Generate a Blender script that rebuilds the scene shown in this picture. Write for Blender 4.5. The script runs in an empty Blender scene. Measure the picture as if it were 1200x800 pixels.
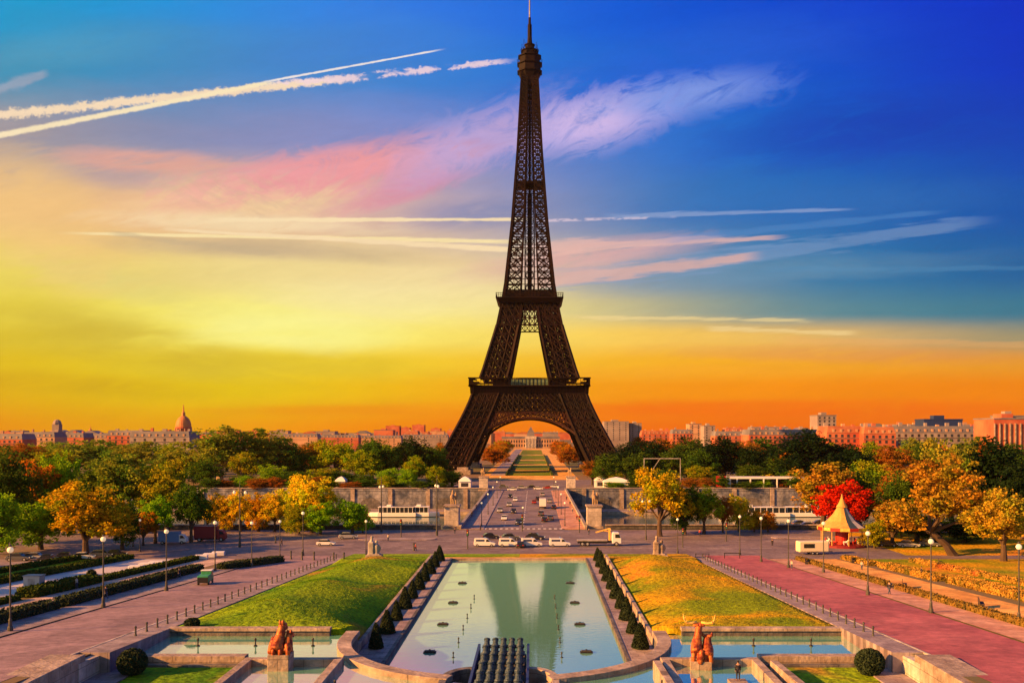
import bpy, bmesh, math, random
import numpy as np
from mathutils import Vector, Matrix
R = math.radians
S = bpy.context.scene
C = S.collection

# ------------------------------------------------------------------ camera
F, HX, HY, CAMH = 1100.0, 626.0, 505.0, 27.0      # focal length in photo pixels, vanishing point, eye height
AX = -3.1                                          # X of the symmetry axis of gardens, bridge and tower
cam = bpy.data.cameras.new('camera'); co = bpy.data.objects.new('camera', cam); C.objects.link(co)
co.location = (0, 0, CAMH); co.rotation_euler = (R(90), 0, 0)
cam.sensor_width = 36; cam.lens = 36*F/1200
cam.shift_x = -(HX-600)/1200; cam.shift_y = (HY-400)/1200
cam.clip_start = 0.5; cam.clip_end = 30000
S.camera = co

# ------------------------------------------------------------------ world
SUN_EL, SUN_AZ = R(20), math.atan2(-1.0, -0.40)     # azimuth from +Y towards +X of the direction to the sun
W = bpy.data.worlds.new('World'); S.world = W; W.use_nodes = True
nt = W.node_tree; nt.nodes.clear()
def nn(t, **k):
    n = nt.nodes.new(t)
    for a, b in k.items(): setattr(n, a, b)
    return n
def lk(a, b): nt.links.new(a, b)
def setin(n, i, v):
    if hasattr(v, 'links') or hasattr(v, 'is_output'): lk(v, n.inputs[i])
    else: n.inputs[i].default_value = v
def M(op, a, b=None, c=None, clamp=False):
    n = nn('ShaderNodeMath', operation=op, use_clamp=clamp); setin(n, 0, a)
    if b is not None: setin(n, 1, b)
    if c is not None: setin(n, 2, c)
    return n.outputs[0]
def SS(x, a, b):
    n = nn('ShaderNodeMapRange', interpolation_type='SMOOTHSTEP'); setin(n, 0, x)
    n.inputs[1].default_value = a; n.inputs[2].default_value = b; return n.outputs[0]
def lin(c):
    return tuple([(v/255/12.92 if v/255 <= .04045 else ((v/255+.055)/1.055)**2.4) for v in c]) + (1,)
def MIX(f, a, b, bt='MIX'):
    n = nn('ShaderNodeMix', data_type='RGBA', blend_type=bt); setin(n, 0, f); setin(n, 6, a); setin(n, 7, b); return n.outputs[2]
tc = nn('ShaderNodeTexCoord'); sp = nn('ShaderNodeSeparateXYZ'); lk(tc.outputs['Generated'], sp.inputs[0])
dx, dy, dz = sp.outputs
az = M('ARCTAN2', dx, dy)
hyp = M('SQRT', M('ADD', M('MULTIPLY', dx, dx), M('MULTIPLY', dy, dy)))
el = M('DIVIDE', dz, hyp)                        # tangent of the elevation
def AZ(px): return math.atan((px-HX)/F)
def EL(px, py): return (HY-py)/F*math.cos(AZ(px))
GX = [0, 150, 300, 450, 600, 750, 900, 1050, 1200]
GRID = [
 (0,  [(0,156,206),(16,148,214),(44,138,224),(48,124,228),(20,104,222),(0,88,214),(0,74,208),(0,60,204),(0,48,196)]),
 (80, [(46,146,182),(58,142,192),(68,138,200),(66,134,210),(34,120,214),(4,100,208),(0,88,204),(0,68,200),(0,52,192)]),
 (160,[(168,156,155),(130,142,176),(138,144,188),(130,142,200),(92,130,208),(44,118,208),(6,100,198),(0,82,190),(0,66,182)]),
 (240,[(240,196,128),(236,190,142),(236,186,154),(214,176,168),(150,152,186),(54,122,190),(30,110,184),(12,98,176),(0,84,172)]),
 (320,[(236,216,90),(236,212,120),(240,220,146),(244,218,152),(236,204,156),(124,152,176),(60,130,172),(28,114,164),(16,98,158)]),
 (365,[(228,206,62),(246,230,96),(255,246,136),(255,244,140),(255,232,140),(190,182,140),(106,146,152),(72,134,150),(48,122,148)]),
 (395,[(218,192,44),(238,216,62),(255,250,130),(255,240,116),(255,224,96),(254,206,90),(246,196,96),(205,172,118),(158,150,112)]),
 (425,[(224,190,20),(234,206,30),(244,222,54),(250,214,44),(254,200,44),(255,184,34),(255,178,34),(250,168,36),(240,158,40)]),
 (455,[(226,178,8),(228,194,12),(236,204,16),(244,190,14),(252,172,14),(255,156,10),(255,150,6),(253,142,4),(250,138,4)]),
 (505,[(238,146,4),(232,168,6),(244,158,4),(246,138,4),(250,126,4),(252,116,6),(248,110,6),(247,110,8),(250,116,8)]),
]
azf = nn('ShaderNodeMapRange'); lk(az, azf.inputs[0]); azf.inputs[1].default_value = AZ(0); azf.inputs[2].default_value = AZ(1200)
# gentle warping so that the bands do not run perfectly level
wn = nn('ShaderNodeTexNoise'); cmb = nn('ShaderNodeCombineXYZ'); lk(M('MULTIPLY', az, 3.0), cmb.inputs[0]); lk(M('MULTIPLY', el, 14.0), cmb.inputs[1]); lk(cmb.outputs[0], wn.inputs['Vector'])
wn.inputs['Scale'].default_value = 1.3; wn.inputs['Detail'].default_value = 5
elw = M('ADD', el, M('MULTIPLY', M('SUBTRACT', wn.outputs[0], .5), M('MULTIPLY', el, .16)))
cosz = M('COSINE', az)
pyv = M('SUBTRACT', HY, M('DIVIDE', M('MULTIPLY', elw, F), M('MAXIMUM', cosz, .35)))   # smooth elevation measure
prev = None
for yy, cols in GRID:
    r = nn('ShaderNodeValToRGB'); lk(azf.outputs[0], r.inputs[0]); e = r.color_ramp
    r.color_ramp.interpolation = 'B_SPLINE'
    while len(e.elements) < 9: e.elements.new(.5)
    for k in range(9):
        e.elements[k].position = (AZ(GX[k])-AZ(0))/(AZ(1200)-AZ(0)); e.elements[k].color = lin(cols[k])
    if prev is None: col = r.outputs[0]
    else: col = MIX(SS(pyv, py0, yy), col, r.outputs[0])
    prev, py0 = r, yy
# coordinates of the clouds: azimuth and elevation in units of the grid above
pyr = M('SUBTRACT', HY, M('DIVIDE', M('MULTIPLY', el, F), M('MAXIMUM', cosz, .35)))
pxr = M('ADD', HX, M('MULTIPLY', M('TANGENT', M('MINIMUM', M('MAXIMUM', az, -1.2), 1.2)), F))
def noise(sx, sy, rot, detail=6, rough=.55, seed=0, dist=0.0):
    c, s = math.cos(rot), math.sin(rot)
    u = M('ADD', M('MULTIPLY', pxr, c/sx), M('MULTIPLY', pyr, s/sx)); v = M('ADD', M('MULTIPLY', pxr, -s/sy), M('MULTIPLY', pyr, c/sy))
    cc = nn('ShaderNodeCombineXYZ'); lk(u, cc.inputs[0]); lk(v, cc.inputs[1]); cc.inputs[2].default_value = seed*7.3
    t = nn('ShaderNodeTexNoise'); lk(cc.outputs[0], t.inputs['Vector']); t.inputs['Scale'].default_value = 1; t.inputs['Detail'].default_value = detail
    t.inputs['Roughness'].default_value = rough; t.inputs['Distortion'].default_value = dist
    return t.outputs[0]
def ell(cx, cy, rx, ry, rot, n=None, wob=.6):
    c, s = math.cos(rot), math.sin(rot)
    X = M('SUBTRACT', pxr, cx); Y = M('SUBTRACT', pyr, cy)
    u = M('DIVIDE', M('ADD', M('MULTIPLY', X, c), M('MULTIPLY', Y, s)), rx); v = M('DIVIDE', M('SUBTRACT', M('MULTIPLY', Y, c), M('MULTIPLY', X, s)), ry)
    d = M('SQRT', M('ADD', M('MULTIPLY', u, u), M('MULTIPLY', v, v)))
    if n is not None: d = M('ADD', d, M('MULTIPLY', M('SUBTRACT', n, .5), wob*2))
    return SS(d, 1.0, .25)
n_wisp = noise(62, 27, R(-26), 10, .70, 1, .9); n_wisp2 = noise(110, 24, R(-10), 10, .68, 2, .7)
n_soft = noise(230, 46, R(6), 9, .6, 3, .5); n_rip = noise(30, 7, R(28), 4, .6, 4, .6)
for (cx, cy, rx, ry, rot, colr, st, n, wob, lo, hi) in [
    (60, 60, 220, 40, R(-6), (90,160,190), .5, n_wisp2, .9, .35, .65), (820, 70, 300, 60, R(-10), (40,96,214), .5, n_wisp2, .9, .3, .6), (1020, 150, 260, 60, R(-6), (10,54,176), .6, n_wisp2, .9, .3, .6), (980, 240, 300, 40, R(-4), (50,112,184), .5, n_wisp, .9, .3, .65), (1000, 415, 300, 16, R(1), (226,150,90), .5, n_wisp2, .9, .3, .6), (820, 435, 260, 14, R(-1), (254,170,40), .5, n_wisp2, .9, .3, .6), (130, 330, 190, 30, R(16), (226,214,130), .5, n_wisp2, .9, .3, .6), (90, 450, 240, 18, R(4), (206,166,20), .6, n_wisp2, .9, .35, .6), (420, 60, 220, 34, R(-6), (58,126,210), .5, n_wisp, .9, .35, .65), (140, 205, 120, 26, R(8), (168,150,170), .5, n_wisp2, .8, .3, .6),
    (150, 400, 260, 46, R(14), (196,170,52), .55, n_soft, .9, .35, .6),
    (330, 425, 330, 22, R(3), (214,184,40), .5, n_soft, .8, .3, .6),
    (330, 385, 170, 34, R(5), (255,250,150), .75, n_soft, .6, .2, .5),
    (470, 345, 220, 42, R(0), (250,232,170), .6, n_soft, .6, .2, .5),
    (300, 292, 260, 20, R(3), (196,172,140), .75, n_soft, .6, .25, .5),
    (40, 250, 170, 90, R(30), (246,200,130), .6, n_wisp2, .7, .25, .55),
    (300, 232, 210, 46, R(-3), (246,212,160), .8, n_wisp2, .7, .25, .6),
    (390, 200, 250, 40, R(-8), (240,158,162), 1.0, n_wisp, .8, .2, .52), (180, 190, 150, 20, R(4), (232,168,150), .8, n_wisp2, .8, .25, .5), (300, 262, 240, 16, R(2), (250,226,180), .7, n_wisp2, .8, .3, .52),
    (470, 225, 120, 22, R(-16), (226,140,165), .75, n_wisp, .7, .25, .6),
    (560, 165, 160, 50, R(-22), (196,168,214), .85, n_wisp, .9, .3, .58),
    (695, 142, 130, 44, R(-14), (206,184,232), 1.0, n_wisp, .95, .3, .56),
    (805, 112, 150, 34, R(-8), (130,156,230), .9, n_wisp, .9, .3, .58),
    (690, 300, 190, 26, R(-8), (232,176,170), .75, n_wisp2, .8, .3, .6),
    (560, 250, 120, 26, R(-4), (110,130,180), .55, n_wisp2, .6, .3, .6),
    (900, 320, 330, 26, R(-4), (110,150,176), .5, n_soft, .9, .3, .6),
    (900, 478, 420, 13, R(0), (250,90,10), .6, n_soft, .9, .3, .6),
    (420, 480, 300, 11, R(0), (240,130,14), .5, n_soft, .9, .3, .6),
    ]:
    m = M('MULTIPLY', ell(cx, cy, rx, ry, rot, n, wob), M('MULTIPLY', SS(n, lo-.05, hi), st))
    col = MIX(m, col, lin(colr))
# ripples in the cream cloud
m = M('MULTIPLY', ell(270, 225, 140, 42, R(10)), M('MULTIPLY', SS(n_rip, .40, .66), .4)); col = MIX(m, col, lin((206,176,150)))
# contrails
n_puff = noise(6.5, 6.5, 0, 4, .7, 5); n_puff2 = noise(30, 12, R(-8), 4, .6, 6); n_str = noise(60, 5, R(-5), 4, .6, 8)
def trail(x0, y0, x1, y1, w0, w1, colr, st, n=None, amp=1.0, gap=0.0, fade=.12):
    L = math.hypot(x1-x0, y1-y0); ux, uy = (x1-x0)/L, (y1-y0)/L
    X = M('SUBTRACT', pxr, x0); Y = M('SUBTRACT', pyr, y0)
    t = M('DIVIDE', M('ADD', M('MULTIPLY', X, ux), M('MULTIPLY', Y, uy)), L)
    d = M('SUBTRACT', M('MULTIPLY', Y, ux), M('MULTIPLY', X, uy))
    w = M('ADD', w0, M('MULTIPLY', t, w1-w0))
    q = M('DIVIDE', M('ABSOLUTE', d), M('MAXIMUM', w, .4))
    if n is not None: q = M('ADD', q, M('MULTIPLY', M('SUBTRACT', n, .5), amp*2))
    m = SS(q, 1.15, .35)
    m = M('MULTIPLY', m, M('MULTIPLY', SS(t, 0, fade), SS(t, 1, 1-fade)))
    if gap: m = M('MULTIPLY', m, SS(n_puff2, gap, gap+.12))
    return M('MULTIPLY', m, st), colr
for tr in [
    trail(-160, 152, 440, 89, 7.5, 5, (250,222,186), .95, n_puff, 1.3),
    trail(300, 103, 610, 70, 5.5, 3.5, (244,214,220), .85, n_puff, 1.5, .40),
    trail(-160, 190, 330, 94, 5, 3, (252,232,190), .95, n_puff, .5, 0, .05),
    trail(300, 98, 525, 57, 1.6, 1.2, (250,236,226), .9, n_puff, .6, .3),
    trail(-40, 118, 60, 84, 10, 5, (178,176,190), .5, n_puff2, 1.0),
    trail(230, 258, 640, 257, 3.4, 2.2, (252,226,180), .95, n_puff2, .8),
    trail(620, 259, 800, 254, 2.6, 1.8, (220,200,215), .8, n_puff2, .9, .42),
    trail(60, 273, 640, 284, 2.0, 3.4, (252,228,170), .95, n_str, .8),
    trail(180, 268, 640, 295, 2.0, 4.2, (250,222,176), .95, n_str, .8),
    trail(600, 292, 930, 277, 10, 3, (242,190,175), .6, n_str, 1.6),
    trail(600, 338, 1180, 256, 16, 7, (130,160,200), .45, n_str, 1.5),
    trail(600, 334, 900, 298, 11, 5, (244,184,160), .6, n_str, 1.5),
    trail(700, 254, 1010, 245, 4, 2, (160,178,216), .5, n_str, 1.4),
    trail(760, 284, 1120, 246, 6, 3, (85,140,200), .4, n_str, 1.4),
    trail(880, 316, 1260, 314, 5, 3, (80,142,186), .35, n_str, 1.6),
    trail(660, 371, 960, 376, 3, 2.5, (252,222,150), .55, n_str, 1.6),
    trail(820, 384, 1010, 391, 3.5, 3, (252,220,150), .6, n_str, 1.6),
    trail(900, 398, 1260, 404, 5, 3, (250,180,100), .35, n_str, 1.6),
    trail(120, 272, 340, 300, 3, 5, (200,178,140), .5, n_str, 1.6),
    ]: col = MIX(tr[0], col, lin(tr[1]))
n_fine = noise(34, 9, R(-9), 8, .72, 12, .8); n_mid = noise(150, 34, R(-6), 8, .66, 13, .6)
tex = M('ADD', .84, M('ADD', M('MULTIPLY', n_fine, .16), M('MULTIPLY', n_mid, .16)))
cx_ = nn('ShaderNodeCombineXYZ'); [lk(tex, cx_.inputs[i]) for i in range(3)]
col = MIX(1.0, col, cx_.outputs[0], 'MULTIPLY')
# below the horizon the ground haze, behind the camera the clear daylight sky
sky = nn('ShaderNodeTexSky', sky_type='NISHITA'); sky.sun_disc = False
sky.sun_elevation = SUN_EL; sky.sun_rotation = SUN_AZ
nsk = MIX(1.0, sky.outputs[0], (.1, .1, .1, 1), 'MULTIPLY')
front = SS(M('ABSOLUTE', az), 2.0, .95)
high = SS(el, 2.2, .7)
col = MIX(M('MULTIPLY', front, high), nsk, col)
bg = nn('ShaderNodeBackground'); lk(col, bg.inputs[0]); bg.inputs[1].default_value = .38
out = nn('ShaderNodeOutputWorld'); lk(bg.outputs[0], out.inputs[0])
W.cycles.sampling_method = 'MANUAL'; W.cycles.sample_map_resolution = 256

sl = bpy.data.lights.new('sun', 'SUN'); so = bpy.data.objects.new('sun', sl); C.objects.link(so)
sl.energy = 5.0; sl.angle = R(.6); sl.color = (1.0, .40, .08)
sd = Vector((math.sin(SUN_AZ)*math.cos(SUN_EL), math.cos(SUN_AZ)*math.cos(SUN_EL), math.sin(SUN_EL)))
so.rotation_euler = sd.to_track_quat('Z', 'Y').to_euler(); so.location = (-100, -20, 90)
vs = S.view_settings; vs.view_transform = 'Standard'; vs.look = 'None'; vs.exposure = 1.4; vs.gamma = 1; vs.use_curve_mapping = False
S.cycles.max_bounces = 5; S.cycles.diffuse_bounces = 2; S.cycles.glossy_bounces = 3; S.cycles.transmission_bounces = 2; S.cycles.volume_bounces = 0
S.cycles.use_denoising = True; S.cycles.caustics_reflective = False; S.cycles.caustics_refractive = False
S.cycles.sample_clamp_indirect = 6

# ------------------------------------------------------------------ materials
MATS = {}
def mat(name, base, rough=.8, vary=None, scale=1.0, bump=0.0, bscale=None, metal=0.0, spec=.3, coat=0.0, emis=None, lo=.4, hi=.6, world=True, detail=6):
    m = bpy.data.materials.new(name); m.use_nodes = True; t = m.node_tree; b = t.nodes['Principled BSDF']
    b.inputs['Base Color'].default_value = (*base, 1); b.inputs['Roughness'].default_value = rough; b.inputs['Metallic'].default_value = metal
    b.inputs['Specular IOR Level'].default_value = spec; b.inputs['Coat Weight'].default_value = coat
    g = t.nodes.new('ShaderNodeNewGeometry'); tcn = t.nodes.new('ShaderNodeTexCoord'); src = g.outputs['Position'] if world else tcn.outputs['Object']
    if vary is not None:
        n = t.nodes.new('ShaderNodeTexNoise'); n.inputs['Scale'].default_value = scale; n.inputs['Detail'].default_value = detail; n.inputs['Roughness'].default_value = .6
        t.links.new(src, n.inputs['Vector'])
        r = t.nodes.new('ShaderNodeValToRGB'); r.color_ramp.elements[0].position = lo; r.color_ramp.elements[1].position = hi
        r.color_ramp.elements[0].color = (*base, 1); r.color_ramp.elements[1].color = (*vary, 1)
        t.links.new(n.outputs[0], r.inputs[0]); t.links.new(r.outputs[0], b.inputs['Base Color'])
    if bump:
        n2 = t.nodes.new('ShaderNodeTexNoise'); n2.inputs['Scale'].default_value = bscale or scale*4; n2.inputs['Detail'].default_value = 5
        t.links.new(src, n2.inputs['Vector']); bn = t.nodes.new('ShaderNodeBump'); bn.inputs['Strength'].default_value = bump; bn.inputs['Distance'].default_value = .3
        t.links.new(n2.outputs[0], bn.inputs['Height']); t.links.new(bn.outputs[0], b.inputs['Normal'])
    if emis: b.inputs['Emission Color'].default_value = (*emis[:3], 1); b.inputs['Emission Strength'].default_value = emis[3]
    MATS[name] = m; return m
mat('asphalt', (.10,.085,.10), .85, (.19,.155,.17), .12, .15, 3, lo=.35, hi=.7)
mat('plaza', (.16,.13,.15), .85, (.27,.22,.24), .08, .1, 3, lo=.35, hi=.7)
mat('road', (.36,.095,.11), .8, (.50,.16,.17), .10, .12, 4, lo=.32, hi=.72)  # right road, with the low sun's red put into its colour
mat('road_shaded', (.25,.175,.20), .8, (.38,.27,.30), .10, .12, 4, lo=.32, hi=.72)  # same road surface for the left side, its shade put into the colour
mat('paving_sunlit', (.50,.25,.16), .8, (.66,.38,.26), .25, .1, 3)  # sunlit copy of the paving for the right side, warm light in its colour
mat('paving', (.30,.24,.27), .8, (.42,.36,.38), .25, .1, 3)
mat('sand_shaded', (.48,.36,.30), .95, (.60,.48,.42), .18, .2, 2)  # sand of the left path, its look in shade put into the colour
mat('sand', (.66,.32,.07), .95, (.85,.50,.13), .18, .3, 2)
mat('stone', (.34,.27,.23), .85, (.50,.42,.36), .5, .3, 3)
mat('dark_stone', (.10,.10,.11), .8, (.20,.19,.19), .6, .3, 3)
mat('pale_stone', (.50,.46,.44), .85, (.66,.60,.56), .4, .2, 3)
mat('quay_stone', (.08,.10,.15), .9, (.32,.33,.38), .22, .6, .7, lo=.38, hi=.62, detail=10)
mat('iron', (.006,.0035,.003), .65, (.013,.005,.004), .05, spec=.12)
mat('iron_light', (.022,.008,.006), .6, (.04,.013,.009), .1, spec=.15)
mat('dark_metal', (.02,.02,.025), .5)
mat('post_metal', (.045,.05,.05), .5, (.08,.08,.075), 2)
mat('white_paint', (.78,.78,.80), .4)
mat('line_paint', (.7,.68,.66), .7, (.5,.46,.45), 1.5)
mat('globe', (.85,.78,.62), .25, emis=(1,.72,.4,.15))
mat('concrete', (.34,.32,.33), .8, (.44,.42,.42), .8)
mat('green_paint', (.03,.24,.10), .5, (.05,.32,.16), 2)
mat('red_paint', (.45,.03,.02), .45)
mat('dark_red_paint', (.22,.02,.03), .45)
mat('blue_paint', (.12,.25,.55), .45)
mat('navy_paint', (.02,.04,.14), .45)
mat('gold_paint', (.75,.42,.07), .4, (.85,.55,.15), 2)
mat('tyre', (.015,.015,.017), .8)
mat('car_glass', (.02,.025,.03), .1, spec=.6)
mat('cream', (.75,.68,.5), .5)
mat('silver', (.42,.44,.47), .4, metal=.3)
mat('grey_blue_metal', (.02,.045,.075), .5, (.06,.10,.15), 5, .2, 8, metal=.15)
mat('bronze_red', (.20,.035,.018), .5, (.50,.15,.04), 1.8, .25, 6, metal=.3, world=False, lo=.42, hi=.56)
mat('glass_green', (.10,.17,.08), .2, (.16,.22,.10), .3, spec=.6)
mat('bark', (.06,.04,.03), .9, (.12,.085,.06), 2, world=False)
mat('pale_bark', (.28,.20,.15), .9, (.42,.32,.25), 2, world=False)
mat('skin_tone', (.45,.27,.2), .6)
mat('cloth_dark', (.02,.02,.03), .9, (.04,.04,.06), 9)
mat('cloth_blue', (.04,.06,.12), .9, (.07,.09,.16), 9)
mat('cloth_red', (.35,.04,.03), .9)
mat('cloth_light', (.5,.46,.42), .9)
mat('hair', (.02,.012,.01), .8)
# facade of far buildings
mat('wall_pale', (.42,.24,.15), .9, (.54,.33,.21), .05)
mat('wall_red', (.40,.09,.05), .9, (.52,.17,.09), .05)
mat('wall_grey', (.24,.20,.20), .9, (.34,.29,.28), .05)
mat('roof_zinc', (.13,.13,.16), .6, (.2,.19,.21), .06)
mat('roof_red', (.32,.10,.05), .8, (.42,.16,.08), .1)
mat('pane', (.04,.04,.05), .15, spec=.6)
mat('earth', (.20,.13,.07), .95, (.12,.13,.05), .01, .2, .1)
def weather(name, joints=None):
    t = MATS[name].node_tree; b = t.nodes['Principled BSDF']; src = b.inputs['Base Color'].links[0].from_socket; g = t.nodes.new('ShaderNodeNewGeometry')
    def ns(sc, d, lo, hi, a, c, dist=0):
        n = t.nodes.new('ShaderNodeTexNoise'); n.inputs['Scale'].default_value = sc; n.inputs['Detail'].default_value = d; n.inputs['Roughness'].default_value = .65; n.inputs['Distortion'].default_value = dist; t.links.new(g.outputs['Position'], n.inputs['Vector'])
        r = t.nodes.new('ShaderNodeMapRange'); r.inputs[1].default_value = lo; r.inputs[2].default_value = hi; r.inputs[3].default_value = a; r.inputs[4].default_value = c; t.links.new(n.outputs[0], r.inputs[0]); return r.outputs[0]
    fs = [ns(.9, 10, .35, .65, .72, 1.12), ns(.11, 6, .4, .6, .82, 1.08, 1.5), ns(.35, 3, .60, .63, 1.0, .82)]
    if joints:
        bk = t.nodes.new('ShaderNodeTexBrick'); bk.inputs['Scale'].default_value = 1; bk.inputs['Brick Width'].default_value = joints; bk.inputs['Row Height'].default_value = joints*.6; bk.inputs['Mortar Size'].default_value = joints*.02
        bk.inputs['Color1'].default_value = (1,1,1,1); bk.inputs['Color2'].default_value = (.84,.84,.84,1); bk.inputs['Mortar'].default_value = (.5,.5,.5,1)
        if name in ('paving', 'plaza', 'road'): t.links.new(g.outputs['Position'], bk.inputs['Vector'])
        else:
            sp_ = t.nodes.new('ShaderNodeSeparateXYZ'); t.links.new(g.outputs['Position'], sp_.inputs[0]); ad = t.nodes.new('ShaderNodeMath'); t.links.new(sp_.outputs[0], ad.inputs[0]); t.links.new(sp_.outputs[1], ad.inputs[1])
            cb2 = t.nodes.new('ShaderNodeCombineXYZ'); t.links.new(ad.outputs[0], cb2.inputs[0]); t.links.new(sp_.outputs[2], cb2.inputs[1]); t.links.new(cb2.outputs[0], bk.inputs['Vector'])
        fs.append(bk.outputs[0])
    for f in fs:
        q = t.nodes.new('ShaderNodeMix'); q.data_type = 'RGBA'; q.blend_type = 'MULTIPLY'; q.inputs[0].default_value = 1; t.links.new(src, q.inputs[6]); t.links.new(f, q.inputs[7]); src = q.outputs[2]
    t.links.new(src, b.inputs['Base Color'])
for nm_, j_ in (('asphalt', None), ('plaza', None), ('road', None), ('paving_sunlit', None), ('road_shaded', None), ('paving', 1.6), ('sand', None), ('sand_shaded', None), ('stone', 1.9), ('dark_stone', 1.9), ('pale_stone', 1.9), ('quay_stone', 2.6), ('concrete', None)): weather(nm_, j_)
# grass: patches of green, yellow and worn earth
def grass_mat(name, a, b, c, s1=.06):
    m = bpy.data.materials.new(name); m.use_nodes = True; t = m.node_tree; P = t.nodes['Principled BSDF']; P.inputs['Roughness'].default_value = .95; P.inputs['Specular IOR Level'].default_value = .1
    g = t.nodes.new('ShaderNodeNewGeometry')
    def ns(sc, d=6, dist=0):
        n = t.nodes.new('ShaderNodeTexNoise'); n.inputs['Scale'].default_value = sc; n.inputs['Detail'].default_value = d; n.inputs['Distortion'].default_value = dist; t.links.new(g.outputs['Position'], n.inputs['Vector']); return n.outputs[0]
    def ramp(x, p0, c0, p1, c1):
        r = t.nodes.new('ShaderNodeValToRGB'); r.color_ramp.elements[0].position = p0; r.color_ramp.elements[1].position = p1; r.color_ramp.elements[0].color = (*c0, 1); r.color_ramp.elements[1].color = (*c1, 1); t.links.new(x, r.inputs[0]); return r.outputs[0]
    def mix(f, x, y, bt='MIX'):
        q = t.nodes.new('ShaderNodeMix'); q.data_type = 'RGBA'; q.blend_type = bt
        if hasattr(f, 'links'): t.links.new(f, q.inputs[0])
        else: q.inputs[0].default_value = f
        t.links.new(x, q.inputs[6]); t.links.new(y, q.inputs[7]); return q.outputs[2]
    big = ramp(ns(s1, 5, .6), .36, a, .60, b)
    worn = ramp(ns(.035, 4, 1.2), .60, (0,0,0), .70, (1,1,1))
    cc = t.nodes.new('ShaderNodeRGB'); cc.outputs[0].default_value = (*c, 1)
    x = mix(worn, big, cc.outputs[0])
    fine = ramp(ns(2.2, 5), .3, (.5,.5,.5), .7, (1.4,1.4,1.4)); x = mix(1.0, x, fine, 'MULTIPLY')
    t.links.new(x, P.inputs['Base Color'])
    bn = t.nodes.new('ShaderNodeBump'); bn.inputs['Strength'].default_value = .7; bn.inputs['Distance'].default_value = .5; t.links.new(ns(1.1, 8), bn.inputs['Height']); t.links.new(bn.outputs[0], P.inputs['Normal'])
    MATS[name] = m
grass_mat('grass', (.055,.20,.004), (.24,.38,.006), (.45,.22,.04))
grass_mat('grass_sunlit', (.17,.25,.006), (.58,.33,.010), (.75,.24,.03))  # right-hand grass, orange sunlight put into its colour
grass_mat('grass_far', (.10,.20,.01), (.20,.24,.015), (.34,.20,.06), .02)
grass_mat('hedge_green', (.02,.055,.008), (.06,.09,.012), (.05,.08,.01), .8)
# leaves: the colour of each tree comes from its own object colour
def leaf_mat(name, shift, amt):
    m = bpy.data.materials.new(name); m.use_nodes = True; t = m.node_tree; t.nodes.clear()
    oi = t.nodes.new('ShaderNodeObjectInfo'); tcn = t.nodes.new('ShaderNodeTexCoord')
    n = t.nodes.new('ShaderNodeTexNoise'); n.inputs['Scale'].default_value = 5.5; n.inputs['Detail'].default_value = 4; t.links.new(tcn.outputs['Object'], n.inputs['Vector'])
    n4 = t.nodes.new('ShaderNodeTexNoise'); n4.noise_dimensions = '4D'; n4.inputs['Scale'].default_value = 26; n4.inputs['Detail'].default_value = 2; t.links.new(tcn.outputs['Object'], n4.inputs['Vector'])
    sh = t.nodes.new('ShaderNodeMix'); sh.data_type = 'RGBA'; sh.blend_type = 'MULTIPLY'; sh.inputs[0].default_value = 1; t.links.new(oi.outputs['Color'], sh.inputs[6]); sh.inputs[7].default_value = (*shift, 1)
    r = t.nodes.new('ShaderNodeMapRange'); r.inputs[1].default_value = .42; r.inputs[2].default_value = .62; r.inputs[4].default_value = amt; t.links.new(n.outputs[0], r.inputs[0])
    mx = t.nodes.new('ShaderNodeMix'); mx.data_type = 'RGBA'; t.links.new(r.outputs[0], mx.inputs[0]); t.links.new(oi.outputs['Color'], mx.inputs[6]); t.links.new(sh.outputs[2], mx.inputs[7])
    fr = t.nodes.new('ShaderNodeMapRange'); fr.inputs[1].default_value = .3; fr.inputs[2].default_value = .7; fr.inputs[3].default_value = .5; fr.inputs[4].default_value = 1.35; t.links.new(n4.outputs[0], fr.inputs[0])
    ml = t.nodes.new('ShaderNodeMix'); ml.data_type = 'RGBA'; ml.blend_type = 'MULTIPLY'; ml.inputs[0].default_value = 1; t.links.new(mx.outputs[2], ml.inputs[6]); t.links.new(fr.outputs[0], ml.inputs[7])
    d = t.nodes.new('ShaderNodeBsdfDiffuse'); tr = t.nodes.new('ShaderNodeBsdfTranslucent'); t.links.new(ml.outputs[2], d.inputs[0]); t.links.new(ml.outputs[2], tr.inputs[0])
    ms = t.nodes.new('ShaderNodeMixShader'); ms.inputs[0].default_value = .38; t.links.new(d.outputs[0], ms.inputs[1]); t.links.new(tr.outputs[0], ms.inputs[2])
    o = t.nodes.new('ShaderNodeOutputMaterial'); t.links.new(ms.outputs[0], o.inputs[0]); MATS[name] = m
leaf_mat('leaf_turning', (.35, .95, .8), .75)     # autumn gold with patches still green
leaf_mat('leaf_green', (1.9, 1.35, .8), .6)
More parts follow.
